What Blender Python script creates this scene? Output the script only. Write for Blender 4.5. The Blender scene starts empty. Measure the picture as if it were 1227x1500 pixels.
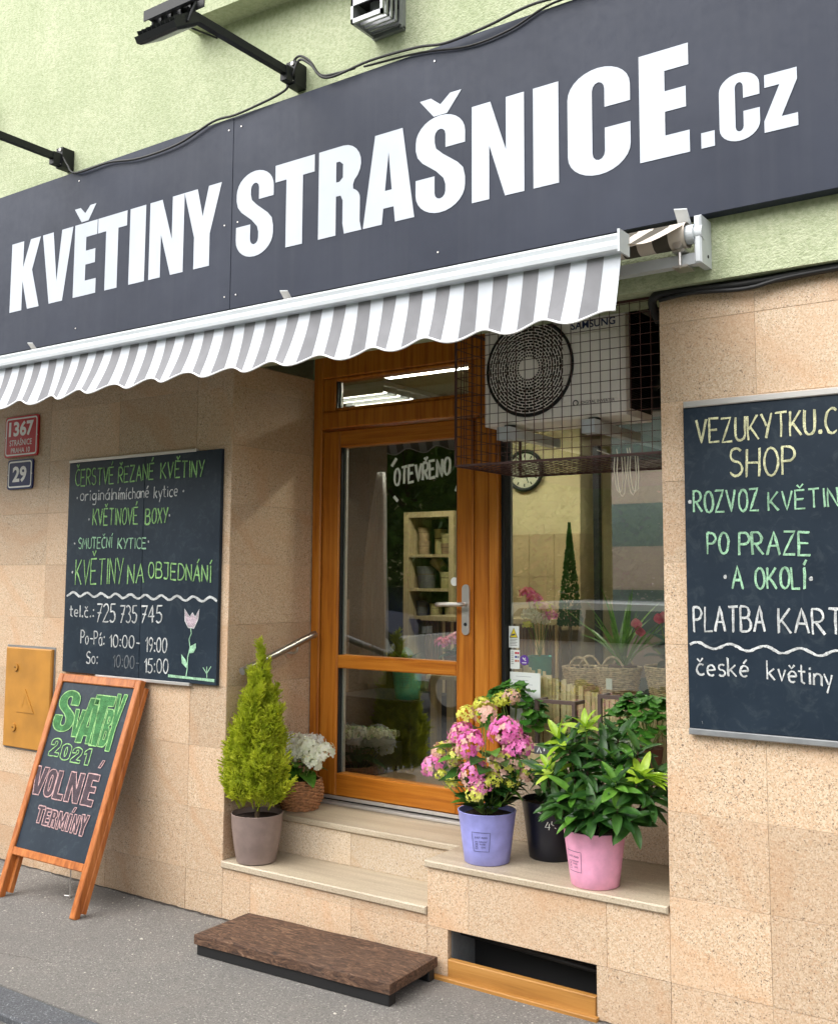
import bpy, bmesh, math, random
from mathutils import Vector, Matrix
R = random.Random(7)
S = bpy.context.scene
# ---------------------------------------------------------------- camera
cam_d = bpy.data.cameras.new('camera'); cam = bpy.data.objects.new('camera', cam_d)
S.collection.objects.link(cam); S.camera = cam
yaw, pit, rol = 0.610540747, 0.0978811927, 0.00509004824
fw = Vector((-math.sin(yaw)*math.cos(pit), math.cos(yaw)*math.cos(pit), math.sin(pit)))
rt = Vector((math.cos(yaw), math.sin(yaw), 0)); up = rt.cross(fw)
r2 = rt*math.cos(rol)+up*math.sin(rol); u2 = up*math.cos(rol)-rt*math.sin(rol)
M = Matrix((r2, u2, -fw)).transposed().to_4x4(); M.translation = Vector((0, -3.6166, 1.6))
cam.matrix_world = M
cam_d.sensor_fit = 'HORIZONTAL'; cam_d.sensor_width = 36.0
cam_d.lens = 36*1520.13/1227; cam_d.shift_y = (696.43-750)/1227
cam_d.clip_start = 0.05; cam_d.clip_end = 500
S.render.resolution_x = 837; S.render.resolution_y = 1024
# ---------------------------------------------------------------- sky, sun, exposure
W = bpy.data.worlds.new('World'); S.world = W; W.use_nodes = True
nt = W.node_tree; bg = nt.nodes['Background']
sky = nt.nodes.new('ShaderNodeTexSky'); sky.sky_type = 'NISHITA'; sky.sun_disc = False
SUN_EL, SUN_AZ = math.radians(47), math.radians(208)      # azimuth, clockwise from +y
sky.sun_elevation = SUN_EL; sky.sun_rotation = SUN_AZ
sky.air_density = 1.0; sky.dust_density = 2.5; sky.ozone_density = 1.0
hs = nt.nodes.new('ShaderNodeHueSaturation'); hs.inputs['Saturation'].default_value = 0.10
nt.links.new(sky.outputs[0], hs.inputs['Color']); nt.links.new(hs.outputs[0], bg.inputs['Color'])
bg.inputs['Strength'].default_value = 0.15
sl = bpy.data.lights.new('sun', 'SUN'); sl.energy = 0.95; sl.angle = math.radians(75); sl.color = (1, .95, .87)
so = bpy.data.objects.new('sun', sl); S.collection.objects.link(so)
d = Vector((math.sin(SUN_AZ)*math.cos(SUN_EL), math.cos(SUN_AZ)*math.cos(SUN_EL), math.sin(SUN_EL)))
so.rotation_euler = d.to_track_quat('Z', 'Y').to_euler(); so.location = (0, -8, 9)
S.view_settings.view_transform = 'Standard'; S.view_settings.look = 'None'
S.view_settings.gamma = 1.0; S.view_settings.use_curve_mapping = False
S.view_settings.exposure = 1.5
S.render.engine = 'CYCLES'

# ---------------------------------------------------------------- materials
def new_mat(name):
    m = bpy.data.materials.new(name); m.use_nodes = True
    return m, m.node_tree, m.node_tree.nodes['Principled BSDF']
def mat(name, col, rough=.6, metal=0, spec=.5, noise=0, nscale=30, bump=0, bscale=60, coat=0, trans=0):
    m, t, b = new_mat(name)
    b.inputs['Base Color'].default_value = (*col, 1); b.inputs['Roughness'].default_value = rough
    b.inputs['Metallic'].default_value = metal; b.inputs['Specular IOR Level'].default_value = spec
    b.inputs['Coat Weight'].default_value = coat
    if trans:
        b.inputs['Subsurface Weight'].default_value = 0
    N, L = t.nodes.new, t.links.new
    if noise or bump:
        g = N('ShaderNodeNewGeometry')
    if noise:
        n = N('ShaderNodeTexNoise'); n.inputs['Scale'].default_value = nscale; n.inputs['Detail'].default_value = 6
        L(g.outputs['Position'], n.inputs['Vector'])
        mx = N('ShaderNodeMix'); mx.data_type = 'RGBA'
        mx.inputs['A'].default_value = (*[c*(1-noise) for c in col], 1)
        mx.inputs['B'].default_value = (*[min(1, c*(1+noise)) for c in col], 1)
        r = N('ShaderNodeMapRange'); r.inputs['From Min'].default_value = .35; r.inputs['From Max'].default_value = .65
        L(n.outputs['Fac'], r.inputs['Value']); L(r.outputs[0], mx.inputs['Factor']); L(mx.outputs['Result'], b.inputs['Base Color'])
    if bump:
        n2 = N('ShaderNodeTexNoise'); n2.inputs['Scale'].default_value = bscale; n2.inputs['Detail'].default_value = 4
        L(g.outputs['Position'], n2.inputs['Vector'])
        bp = N('ShaderNodeBump'); bp.inputs['Strength'].default_value = bump; bp.inputs['Distance'].default_value = .004
        L(n2.outputs['Fac'], bp.inputs['Height']); L(bp.outputs[0], b.inputs['Normal'])
    return m
def ramp(t, src, stops):
    r = t.nodes.new('ShaderNodeValToRGB'); e = r.color_ramp.elements
    while len(e) < len(stops): e.new(.5)
    for i, (p, c) in enumerate(stops): e[i].position = p; e[i].color = (*c, 1)
    t.links.new(src, r.inputs[0]); return r.outputs[0]
def mixc(t, fac, a, b, mode='MIX'):
    m = t.nodes.new('ShaderNodeMix'); m.data_type = 'RGBA'; m.blend_type = mode
    for k, v in (('Factor', fac), ('A', a), ('B', b)):
        if hasattr(v, 'is_output'): t.links.new(v, m.inputs[k])
        else: m.inputs[k].default_value = v if k == 'Factor' else (*v, 1)
    return m.outputs['Result']
def noise(t, scale, detail=4, rough=.5, vec=None, dist=0):
    n = t.nodes.new('ShaderNodeTexNoise'); n.inputs['Scale'].default_value = scale; n.inputs['Detail'].default_value = detail
    n.inputs['Roughness'].default_value = rough; n.inputs['Distortion'].default_value = dist
    if vec is None:
        g = t.nodes.new('ShaderNodeNewGeometry'); vec = g.outputs['Position']
    t.links.new(vec, n.inputs['Vector']); return n.outputs['Fac']
def bumpn(t, b, h, s, dist=.003):
    bp = t.nodes.new('ShaderNodeBump'); bp.inputs['Strength'].default_value = s; bp.inputs['Distance'].default_value = dist
    t.links.new(h, bp.inputs['Height']); t.links.new(bp.outputs[0], b.inputs['Normal'])
def granite(name, base, light, dark, warm, polish=.45, sp=1.0):
    m, t, b = new_mat(name)
    oi = t.nodes.new('ShaderNodeObjectInfo'); g = t.nodes.new('ShaderNodeNewGeometry')
    off = t.nodes.new('ShaderNodeVectorMath'); off.operation = 'SCALE'; off.inputs[0].default_value = (7, 3, 5)
    t.links.new(oi.outputs['Random'], off.inputs['Scale'])
    ad = t.nodes.new('ShaderNodeVectorMath'); t.links.new(g.outputs['Position'], ad.inputs[0]); t.links.new(off.outputs[0], ad.inputs[1])
    v = ad.outputs[0]
    # crystals
    vo = t.nodes.new('ShaderNodeTexVoronoi'); vo.inputs['Scale'].default_value = 170*sp; t.links.new(v, vo.inputs['Vector'])
    sep = t.nodes.new('ShaderNodeSeparateColor'); t.links.new(vo.outputs['Color'], sep.inputs[0])
    c = ramp(t, sep.outputs[0], [(0, base), (.45, light), (.8, base), (1, warm)])
    # dark mica specks
    n1 = noise(t, 185*sp, 3, .6, v)
    sp1 = ramp(t, n1, [(.585, (0, 0, 0)), (.66, (1, 1, 1))])
    c = mixc(t, sp1, c, dark)
    n2 = noise(t, 105*sp, 2, .5, v)
    sp2 = ramp(t, n2, [(.64, (0, 0, 0)), (.70, (.8, .8, .8))])
    c = mixc(t, sp2, c, [x*.55 for x in dark])
    # warm veins and clouds, a different one on each slab
    n3 = noise(t, 2.2, 6, .6, v, 1.2)
    f3 = ramp(t, n3, [(.42, (0, 0, 0)), (.72, (.6, .6, .6))])
    c = mixc(t, f3, c, warm)
    wv = t.nodes.new('ShaderNodeTexWave'); wv.inputs['Scale'].default_value = .9; wv.inputs['Distortion'].default_value = 9
    wv.inputs['Detail'].default_value = 3; t.links.new(v, wv.inputs['Vector']); wv.bands_direction = 'DIAGONAL'
    f4 = ramp(t, wv.outputs['Fac'], [(.88, (0, 0, 0)), (1, (.25, .25, .25))])
    c = mixc(t, f4, c, [warm[0]*.95, warm[1]*.78, warm[2]*.6])
    # slab to slab tone
    mr = t.nodes.new('ShaderNodeMapRange'); mr.inputs['To Min'].default_value = .84; mr.inputs['To Max'].default_value = 1.06
    t.links.new(oi.outputs['Random'], mr.inputs['Value'])
    h = t.nodes.new('ShaderNodeHueSaturation'); t.links.new(c, h.inputs['Color']); t.links.new(mr.outputs[0], h.inputs['Value'])
    t.links.new(h.outputs[0], b.inputs['Base Color'])
    b.inputs['Roughness'].default_value = polish
    bumpn(t, b, n1, .12, .001)
    return m
GR = granite('speckled_granite', (.51, .365, .235), (.69, .545, .40), (.16, .10, .065), (.57, .37, .23), .5, 1.15)
GR2 = granite('pale_granite', (.57, .45, .32), (.72, .62, .50), (.25, .17, .11), (.57, .42, .27), .5, 1.2)
def tread_mat():
    m, t, b = new_mat('polished_tread')
    n = noise(t, 190, 4, .65); c = ramp(t, n, [(.3, (.24, .18, .12)), (.42, (.46, .385, .28)), (.6, (.54, .46, .35)), (.72, (.66, .59, .48))])
    tc = t.nodes.new('ShaderNodeNewGeometry'); mp = t.nodes.new('ShaderNodeMapping'); mp.inputs['Scale'].default_value = (.8, 14, 1)
    t.links.new(tc.outputs['Position'], mp.inputs['Vector']); w = noise(t, 1.6, 5, .6, mp.outputs[0])
    f = ramp(t, w, [(.42, (0, 0, 0)), (.66, (.42, .42, .42))]); c = mixc(t, f, c, (.27, .20, .13))
    t.links.new(c, b.inputs['Base Color']); b.inputs['Roughness'].default_value = .38
    return m
TREAD = tread_mat()
def plaster():
    m, t, b = new_mat('green_plaster')
    n = noise(t, 3, 5); c = ramp(t, n, [(.3, (.44, .49, .31)), (.7, (.53, .565, .385))])
    n2 = noise(t, 55, 5, .6); f = ramp(t, n2, [(.36, (.5, .5, .5)), (.58, (0, 0, 0))]); c = mixc(t, f, c, (.27, .32, .17))
    # rain streaks and dirt running down the render
    g = t.nodes.new('ShaderNodeNewGeometry'); mp = t.nodes.new('ShaderNodeMapping'); mp.inputs['Scale'].default_value = (9, 1, .7)
    t.links.new(g.outputs['Position'], mp.inputs['Vector']); n4 = noise(t, 1.0, 6, .65, mp.outputs[0])
    f4 = ramp(t, n4, [(.52, (0, 0, 0)), (.75, (.32, .32, .32))]); c = mixc(t, f4, c, (.30, .36, .20))
    t.links.new(c, b.inputs['Base Color']); b.inputs['Roughness'].default_value = .95
    v = noise(t, 115, 4, .6); bumpn(t, b, v, 1.0, .008)
    return m
PLAS = plaster()
def wood(name, c1, c2, c3, axis='z', rough=.35, sc=1.0):
    m, t, b = new_mat(name)
    g = t.nodes.new('ShaderNodeNewGeometry'); mp = t.nodes.new('ShaderNodeMapping')
    mp.inputs['Scale'].default_value = {'z': (38, 38, 1.6), 'x': (1.6, 38, 38), 'y': (38, 1.6, 38)}[axis]
    t.links.new(g.outputs['Position'], mp.inputs['Vector'])
    n = noise(t, 1.0*sc, 5, .6, mp.outputs[0], .6)
    c = ramp(t, n, [(.3, c1), (.5, c2), (.72, c3)])
    n2 = noise(t, 4, 3); f = ramp(t, n2, [(.4, (0, 0, 0)), (.75, (.35, .35, .35))]); c = mixc(t, f, c, c3)
    t.links.new(c, b.inputs['Base Color']); b.inputs['Roughness'].default_value = rough; b.inputs['Specular IOR Level'].default_value = .35
    bumpn(t, b, n, .08, .001)
    return m
OAK = wood('golden_oak_foil', (.26, .066, .005), (.43, .135, .010), (.56, .215, .028), 'z', .36)
OAKX = wood('golden_oak_foil_across', (.26, .066, .005), (.43, .135, .010), (.56, .215, .028), 'x', .36)
ORNG = wood('stained_easel_wood', (.26, .070, .015), (.42, .128, .028), (.55, .20, .06), 'z', .35)
def chip():
    m, t, b = new_mat('weathered_chipboard')
    g = t.nodes.new('ShaderNodeNewGeometry'); mp = t.nodes.new('ShaderNodeMapping'); mp.inputs['Scale'].default_value = (1, 3.2, 3.2); mp.inputs['Rotation'].default_value = (0, 0, .15)
    t.links.new(g.outputs['Position'], mp.inputs['Vector'])
    n = noise(t, 11, 8, .75, mp.outputs[0], 2.4); c = ramp(t, n, [(.34, (.012, .007, .005)), (.45, (.065, .030, .016)), (.56, (.140, .072, .040)), (.70, (.30, .18, .11))])
    n2 = noise(t, 5, 4, .6); f = ramp(t, n2, [(.45, (0, 0, 0)), (.7, (.35, .35, .35))]); c = mixc(t, f, c, (.085, .055, .042))
    t.links.new(c, b.inputs['Base Color']); b.inputs['Roughness'].default_value = .75; bumpn(t, b, n, .9, .008)
    return m
OLD = chip()
PINE = wood('pale_pine', (.30, .23, .11), (.40, .32, .17), (.48, .40, .24), 'z', .6)
REED = wood('dry_reed', (.10, .055, .03), (.17, .10, .055), (.26, .17, .10), 'z', .7)
STICK = wood('pale_stick', (.62, .44, .22), (.80, .62, .36), (.90, .78, .52), 'z', .6)
def sign_mat():
    m, t, b = new_mat('anthracite_panel')
    n = noise(t, 2.0, 6, .6); c = ramp(t, n, [(.3, (.020, .025, .042)), (.7, (.031, .037, .058))])
    n3 = noise(t, 30, 6, .7); f = ramp(t, n3, [(.64, (0, 0, 0)), (.8, (.25, .25, .25))]); c = mixc(t, f, c, (.02, .02, .035))
    g = t.nodes.new('ShaderNodeNewGeometry'); mp = t.nodes.new('ShaderNodeMapping'); mp.inputs['Scale'].default_value = (16, 1, .5)
    t.links.new(g.outputs['Position'], mp.inputs['Vector']); n4 = noise(t, 1.0, 5, .6, mp.outputs[0])
    f4 = ramp(t, n4, [(.5, (0, 0, 0)), (.85, (.13, .13, .13))]); c = mixc(t, f4, c, (.09, .095, .11))
    t.links.new(c, b.inputs['Base Color'])
    r = ramp(t, n3, [(.3, (.40, .40, .40)), (.7, (.52, .52, .52))]); t.links.new(r, b.inputs['Roughness'])
    n2 = noise(t, 1.3, 2); bumpn(t, b, n2, .5, .02); b.inputs['Specular IOR Level'].default_value = .18
    return m
SIGN = sign_mat()
LETTER = mat('white_vinyl', (.45, .49, .56), .4, noise=.03, nscale=8)
def board_mat():
    m, t, b = new_mat('chalkboard')
    n = noise(t, 3, 6, .65); c = ramp(t, n, [(.3, (.008, .016, .028)), (.7, (.018, .030, .046))])
    n2 = noise(t, 14, 6, .7, None, 1.5); f = ramp(t, n2, [(.52, (0, 0, 0)), (.8, (.26, .26, .26))]); c = mixc(t, f, c, (.12, .15, .16))
    t.links.new(c, b.inputs['Base Color']); b.inputs['Roughness'].default_value = .45
    b.inputs['Specular IOR Level'].default_value = .25
    return m
BOARD = board_mat()
def chalk_mat(name, col, dens=.5):
    m, t, b = new_mat(name)
    n = noise(t, 230, 4, .7); f = ramp(t, n, [(dens-.12, (0, 0, 0)), (dens+.04, (1, 1, 1))])
    n2 = noise(t, 26, 3, .6); f2 = ramp(t, n2, [(.34, (.35, .35, .35)), (.6, (1, 1, 1))])
    c = mixc(t, f, [x*.45 for x in col], col); c = mixc(t, f2, [x*.35 for x in col], c)
    t.links.new(c, b.inputs['Base Color']); b.inputs['Roughness'].default_value = .95
    return m
CW = chalk_mat('white_chalk', (.72, .74, .74)); CG = chalk_mat('green_chalk', (.36, .66, .26)); CY = chalk_mat('yellow_green_chalk', (.62, .72, .32))
CF = chalk_mat('faded_chalk', (.20, .22, .24)); CP = chalk_mat('pink_chalk', (.66, .42, .42)); CM = chalk_mat('mint_chalk', (.42, .72, .48))
CGF = chalk_mat('green_chalk_fill', (.07, .24, .08), .50); CPF = chalk_mat('dusty_pink_chalk_fill', (.085, .060, .075), .5); CYL = chalk_mat('cream_chalk', (.80, .80, .50))
ALU = mat('brushed_aluminium', (.62, .60, .58), .35, .6)
WMET = mat('white_powder_coat', (.56, .59, .62), .35, noise=.04, nscale=12)
BMET = mat('black_metal', (.010, .011, .013), .5, spec=.3)
BLACK = mat('black_rubber', (.008, .008, .009), .55)
RUST = mat('brown_painted_wire', (.055, .018, .014), .5)
STEEL = mat('stainless_steel', (.66, .63, .60), .34, .85)
GREYM = mat('grey_sheet_metal', (.30, .31, .32), .4, .5, noise=.1, nscale=20)
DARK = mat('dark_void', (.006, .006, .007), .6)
CASE = mat('cream_white_casing', (.93, .88, .85), .4, noise=.04, nscale=6)
NAVYP = mat('navy_print', (.02, .03, .12), .5)
GPRINT = mat('grey_print', (.08, .08, .09), .6)
YEL = mat('ochre_powder_coat', (.44, .20, .028), .5, noise=.14, nscale=6, bump=.06)
RED = mat('red_enamel', (.50, .008, .015), .3, spec=.3)
BLUE = mat('blue_enamel', (.006, .015, .10), .3, spec=.3)
ENAM = mat('white_enamel', (.82, .82, .82), .3)
STRW = mat('white_awning_stripe', (.56, .59, .64), .75, noise=.03, nscale=20, bump=.15, bscale=500)
STRG = mat('grey_awning_stripe', (.20, .20, .215), .8, noise=.05, nscale=20, bump=.15, bscale=500)
STRD = mat('taupe_awning_stripe', (.075, .065, .05), .85, bump=.15, bscale=500)
STRC = mat('cream_awning_stripe', (.62, .55, .48), .8, bump=.15, bscale=500)
TRIMW = mat('white_piping', (.85, .86, .88), .6)
JOINT = mat('pale_grout', (.56, .45, .32), .9, noise=.2, nscale=40)
def asphalt(name, dk, md, lt, sp=.6):
    m, t, b = new_mat(name)
    g = t.nodes.new('ShaderNodeNewGeometry')
    vo = t.nodes.new('ShaderNodeTexVoronoi'); vo.inputs['Scale'].default_value = 210; t.links.new(g.outputs['Position'], vo.inputs['Vector'])
    sp_ = t.nodes.new('ShaderNodeSeparateColor'); t.links.new(vo.outputs['Color'], sp_.inputs[0])
    c = ramp(t, sp_.outputs[0], [(0, dk), (.35, md), (.8, md), (.93, lt), (1, [min(1, x*1.7) for x in lt])])
    n = noise(t, 1.1, 6, .65); f = ramp(t, n, [(.35, (.0, .0, .0)), (.7, (sp, sp, sp))]); c = mixc(t, f, c, [x*.78 for x in md])
    n5 = noise(t, 5, 4, .6); f5 = ramp(t, n5, [(.5, (0, 0, 0)), (.75, (.35, .35, .35))]); c = mixc(t, f5, c, (md[0]*1.2, md[1]*1.12, md[2]*1.08))
    # scattered pale grit and dropped plaster flecks
    v2 = t.nodes.new('ShaderNodeTexVoronoi'); v2.inputs['Scale'].default_value = 17; t.links.new(g.outputs['Position'], v2.inputs['Vector'])
    f2 = ramp(t, v2.outputs['Distance'], [(.018, (.3, .3, .3)), (.04, (0, 0, 0))]); c = mixc(t, f2, c, (.5, .47, .43))
    t.links.new(c, b.inputs['Base Color']); b.inputs['Roughness'].default_value = .9
    n2 = noise(t, 130, 5, .7); bumpn(t, b, n2, .8, .006)
    return m
ASPH = asphalt('pavement_asphalt', (.100, .095, .089), (.185, .175, .163), (.27, .252, .232))
KERB = asphalt('dark_kerb_stone', (.05, .053, .06), (.095, .10, .112), (.16, .165, .175), .3)
ROAD = asphalt('road_asphalt', (.06, .06, .058), (.11, .108, .104), (.17, .165, .16), .5)
def glass_mat(name, ior, tint=(1, 1, 1)):
    m = bpy.data.materials.new(name); m.use_nodes = True; t = m.node_tree; t.nodes.clear()
    o = t.nodes.new('ShaderNodeOutputMaterial'); mx = t.nodes.new('ShaderNodeMixShader'); f = t.nodes.new('ShaderNodeFresnel')
    f.inputs['IOR'].default_value = ior
    a = t.nodes.new('ShaderNodeBsdfTransparent'); a.inputs['Color'].default_value = (*tint, 1)
    g = t.nodes.new('ShaderNodeBsdfGlossy'); g.inputs['Roughness'].default_value = .0
    # only the outer face of the pane mirrors; the ray leaving it passes straight on
    ge = t.nodes.new('ShaderNodeNewGeometry'); iv = t.nodes.new('ShaderNodeMath'); iv.operation = 'SUBTRACT'; iv.inputs[0].default_value = 1
    mu = t.nodes.new('ShaderNodeMath'); mu.operation = 'MULTIPLY'
    t.links.new(ge.outputs['Backfacing'], iv.inputs[1]); t.links.new(iv.outputs[0], mu.inputs[0]); t.links.new(f.outputs[0], mu.inputs[1])
    t.links.new(mu.outputs[0], mx.inputs[0]); t.links.new(a.outputs[0], mx.inputs[1]); t.links.new(g.outputs[0], mx.inputs[2])
    t.links.new(mx.outputs[0], o.inputs[0]); return m
GLASS = glass_mat('double_glazing', 3.0, (.93, .96, .93))
def emit(name, col, s):
    m, t, b = new_mat(name); b.inputs['Base Color'].default_value = (*col, 1)
    b.inputs['Emission Color'].default_value = (*col, 1); b.inputs['Emission Strength'].default_value = s; return m
def leaf_mat(name, c1, c2, c3, rough=.4, tr=.25, sc=25):
    m, t, b = new_mat(name)
    oi = t.nodes.new('ShaderNodeObjectInfo'); n = noise(t, sc, 3, .6)
    ad = t.nodes.new('ShaderNodeMath'); ad.operation = 'MULTIPLY_ADD'; ad.inputs[1].default_value = .35; ad.inputs[2].default_value = -.17
    t.links.new(oi.outputs['Random'], ad.inputs[0]); a2 = t.nodes.new('ShaderNodeMath'); t.links.new(ad.outputs[0], a2.inputs[0]); t.links.new(n, a2.inputs[1])
    c = ramp(t, a2.outputs[0], [(.25, c1), (.5, c2), (.75, c3)])
    t.links.new(c, b.inputs['Base Color']); b.inputs['Roughness'].default_value = rough
    out = t.nodes['Material Output']; tl = t.nodes.new('ShaderNodeBsdfTranslucent'); t.links.new(c, tl.inputs['Color'])
    mx = t.nodes.new('ShaderNodeMixShader'); mx.inputs[0].default_value = tr
    t.links.new(b.outputs[0], mx.inputs[1]); t.links.new(tl.outputs[0], mx.inputs[2]); t.links.new(mx.outputs[0], out.inputs[0])
    return m
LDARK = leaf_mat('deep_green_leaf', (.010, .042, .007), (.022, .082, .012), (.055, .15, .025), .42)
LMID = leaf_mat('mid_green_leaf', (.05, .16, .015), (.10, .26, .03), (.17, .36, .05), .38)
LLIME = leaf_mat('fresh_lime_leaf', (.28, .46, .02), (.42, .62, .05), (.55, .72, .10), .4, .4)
LGER = leaf_mat('geranium_leaf', (.02, .10, .008), (.045, .18, .015), (.09, .28, .03), .55)
LCYP = leaf_mat('lemon_cypress_foliage', (.36, .44, .02), (.62, .67, .05), (.82, .82, .16), .6, .45, 18)
LTREE = leaf_mat('tree_foliage', (.04, .10, .012), (.09, .19, .022), (.16, .29, .04), .6, .3, 3)
FPINK = leaf_mat('pink_petal', (.70, .10, .40), (.85, .22, .56), (.88, .45, .68), .6, .3, 35)
FPEACH = leaf_mat('peach_petal', (.72, .42, .34), (.78, .52, .42), (.82, .66, .40), .6, .3, 35)
FYEL = leaf_mat('yellow_green_petal', (.60, .66, .06), (.80, .80, .16), (.86, .84, .36), .6, .3, 35)
FWHITE = leaf_mat('white_petal', (.84, .88, .70), (.92, .93, .86), (.95, .95, .93), .6, .5, 25)
FROSE = leaf_mat('rose_petal', (.55, .06, .14), (.66, .15, .24), (.7, .3, .35), .6, .3, 30)
STEM = mat('green_stem', (.16, .24, .05), .6)
BARK = mat('brown_bark', (.09, .06, .035), .9, noise=.3, nscale=40, bump=.6)
SOIL = mat('potting_soil', (.028, .014, .009), .95, noise=.6, nscale=90, bump=1.0, bscale=120)
def pot_mat(name, c, r=.42): return mat(name, c, r, noise=.10, nscale=22)
PBROWN = pot_mat('taupe_plastic', (.235, .175, .155)); PVIO = pot_mat('lilac_plastic', (.29, .30, .66)); PPINK = pot_mat('pink_plastic', (.82, .37, .54))
PNAVY = pot_mat('black_plastic', (.006, .008, .018), .35); PTEAL = pot_mat('teal_plastic', (.03, .33, .28)); PTERRA = pot_mat('dark_terracotta', (.12, .05, .03), .7)
WICK = mat('honey_wicker', (.42, .20, .09), .6, noise=.35, nscale=60); WICKP = mat('pale_wicker', (.66, .50, .33), .65, noise=.35, nscale=60)
INKV = mat('ink_print', (.05, .05, .10), .6)
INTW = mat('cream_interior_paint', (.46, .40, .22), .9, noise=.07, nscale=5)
INTT = mat('beige_wall_tile', (.36, .28, .15), .4, noise=.12, nscale=7)
FLR = mat('tan_floor_tile', (.24, .17, .10), .35, noise=.25, nscale=7)
CEIL = mat('cream_ceiling', (.42, .38, .26), .9)
CLOTH = mat('grey_curtain', (.13, .125, .12), .9, bump=.3, bscale=200)
PAPER = mat('white_paper', (.78, .82, .80), .7)

# ---------------------------------------------------------------- mesh helpers
C = S.collection
def at(o): return o.matrix_world.translation if False else Vector(o.get('_w', (0, 0, 0)))
class MB:
    def __init__(s): s.v = []; s.f = []; s.m = []; s.mi = 0; s.uv = None
    def add(s, vs, fs):
        k = len(s.v); s.v += [Vector(p) for p in vs]; s.f += [[i+k for i in f] for f in fs]; s.m += [s.mi]*len(fs); return s
    def box(s, x0, x1, y0, y1, z0, z1):
        return s.add([(x, y, z) for z in (z0, z1) for y in (y0, y1) for x in (x0, x1)],
            [(0, 2, 3, 1), (4, 5, 7, 6), (0, 1, 5, 4), (2, 6, 7, 3), (0, 4, 6, 2), (1, 3, 7, 5)])
    def bev(s, x0, x1, y0, y1, z0, z1, b=.004):
        # box with its four front (-y) edges chamfered
        f = [(x0+b, y0, z0+b), (x1-b, y0, z0+b), (x1-b, y0, z1-b), (x0+b, y0, z1-b)]
        m = [(x0, y0+b, z0), (x1, y0+b, z0), (x1, y0+b, z1), (x0, y0+b, z1)]
        k = [(x0, y1, z0), (x1, y1, z0), (x1, y1, z1), (x0, y1, z1)]
        fs = [(0, 1, 2, 3)]
        for i in range(4):
            j = (i+1) % 4; fs += [(i, i+4, j+4, j), (i+4, i+8, j+8, j+4)]
        fs.append((11, 10, 9, 8)); return s.add(f+m+k, fs)
    def prism(s, poly, y0, y1):      # polygon in xz, swept y0..y1
        n = len(poly)
        return s.add([(x, y0, z) for x, z in poly]+[(x, y1, z) for x, z in poly],
            [tuple(range(n)), tuple(range(2*n-1, n-1, -1))]+[(i, i+n, (i+1) % n+n, (i+1) % n) for i in range(n)])
    def tube(s, pts, r, n=8, cap=True, rs=None):
        pts = [Vector(p) for p in pts]; rings = []
        t = (pts[1]-pts[0]).normalized(); u = t.orthogonal().normalized()
        for i, p in enumerate(pts):
            a = pts[max(i-1, 0)]; b = pts[min(i+1, len(pts)-1)]; t = (b-a).normalized()
            u = (u-t*u.dot(t)); u = u.normalized() if u.length > 1e-6 else t.orthogonal().normalized()
            w = t.cross(u); rr = rs[i] if rs else r
            rings.append([p+u*rr*math.cos(2*math.pi*k/n)+w*rr*math.sin(2*math.pi*k/n) for k in range(n)])
        vs = [q for g in rings for q in g]; fs = []
        for i in range(len(rings)-1):
            for k in range(n): fs.append((i*n+k, i*n+(k+1) % n, (i+1)*n+(k+1) % n, (i+1)*n+k))
        if cap: fs += [tuple(range(n-1, -1, -1)), tuple((len(rings)-1)*n+k for k in range(n))]
        return s.add(vs, fs)
    def lathe(s, prof, c=(0, 0, 0), n=40, rad=None, cap0=False, cap1=False):
        vs = []; fs = []; c = Vector(c)
        for i, (r, z) in enumerate(prof):
            for k in range(n):
                a = 2*math.pi*k/n; rr = r*(rad(a, i) if rad else 1); vs.append(c+Vector((rr*math.cos(a), rr*math.sin(a), z)))
        for i in range(len(prof)-1):
            for k in range(n): fs.append((i*n+k, i*n+(k+1) % n, (i+1)*n+(k+1) % n, (i+1)*n+k))
        if cap0: fs.append(tuple(range(n-1, -1, -1)))
        if cap1: fs.append(tuple((len(prof)-1)*n+k for k in range(n)))
        return s.add(vs, fs)
    def cyl(s, c, r, axis, h, n=24):
        c = Vector(c); a = {'x': Vector((1, 0, 0)), 'y': Vector((0, 1, 0)), 'z': Vector((0, 0, 1))}[axis]
        return s.tube([c, c+a*h], r, n)
    def xf(s, M):
        s.v = [M @ p for p in s.v]; return s
    def mesh(s, name, mats, smooth=False):
        me = bpy.data.meshes.new(name); me.from_pydata([tuple(p) for p in s.v], [], s.f)
        for m in (mats if isinstance(mats, (list, tuple)) else [mats]): me.materials.append(m)
        me.polygons.foreach_set('material_index', s.m)
        if smooth:
            me.polygons.foreach_set('use_smooth', [True]*len(s.f))
        me.update(); return me
    def build(s, name, mats, parent=None, smooth=False, label=None, auto=None):
        if parent is not None:
            o = Vector(parent.get('_w', (0, 0, 0))); s.v = [p-o for p in s.v]
        me = s.mesh(name, mats, smooth or auto is not None)
        if auto is not None:
            me.set_sharp_from_angle(angle=math.radians(auto))
        ob = bpy.data.objects.new(name, me); C.objects.link(ob)
        if parent is not None: ob.parent = parent; ob['_w'] = (0, 0, 0) if False else parent.get('_w', (0, 0, 0))
        if label: ob['label'] = label
        return ob
def thing(name, label, cat, loc=(0, 0, 0), group=None):
    o = bpy.data.objects.new(name, None); C.objects.link(o); o.location = loc; o['_w'] = tuple(loc)
    o.empty_display_size = .1
    o['label'] = label; o['category'] = cat
    if group: o['group'] = group
    return o
def tag(o, label, cat, group=None):
    o['label'] = label; o['category'] = cat
    if group: o['group'] = group
    return o
def structure(o): o['kind'] = 'structure'; return o
def stuff(o): o['kind'] = 'stuff'; return o
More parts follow.
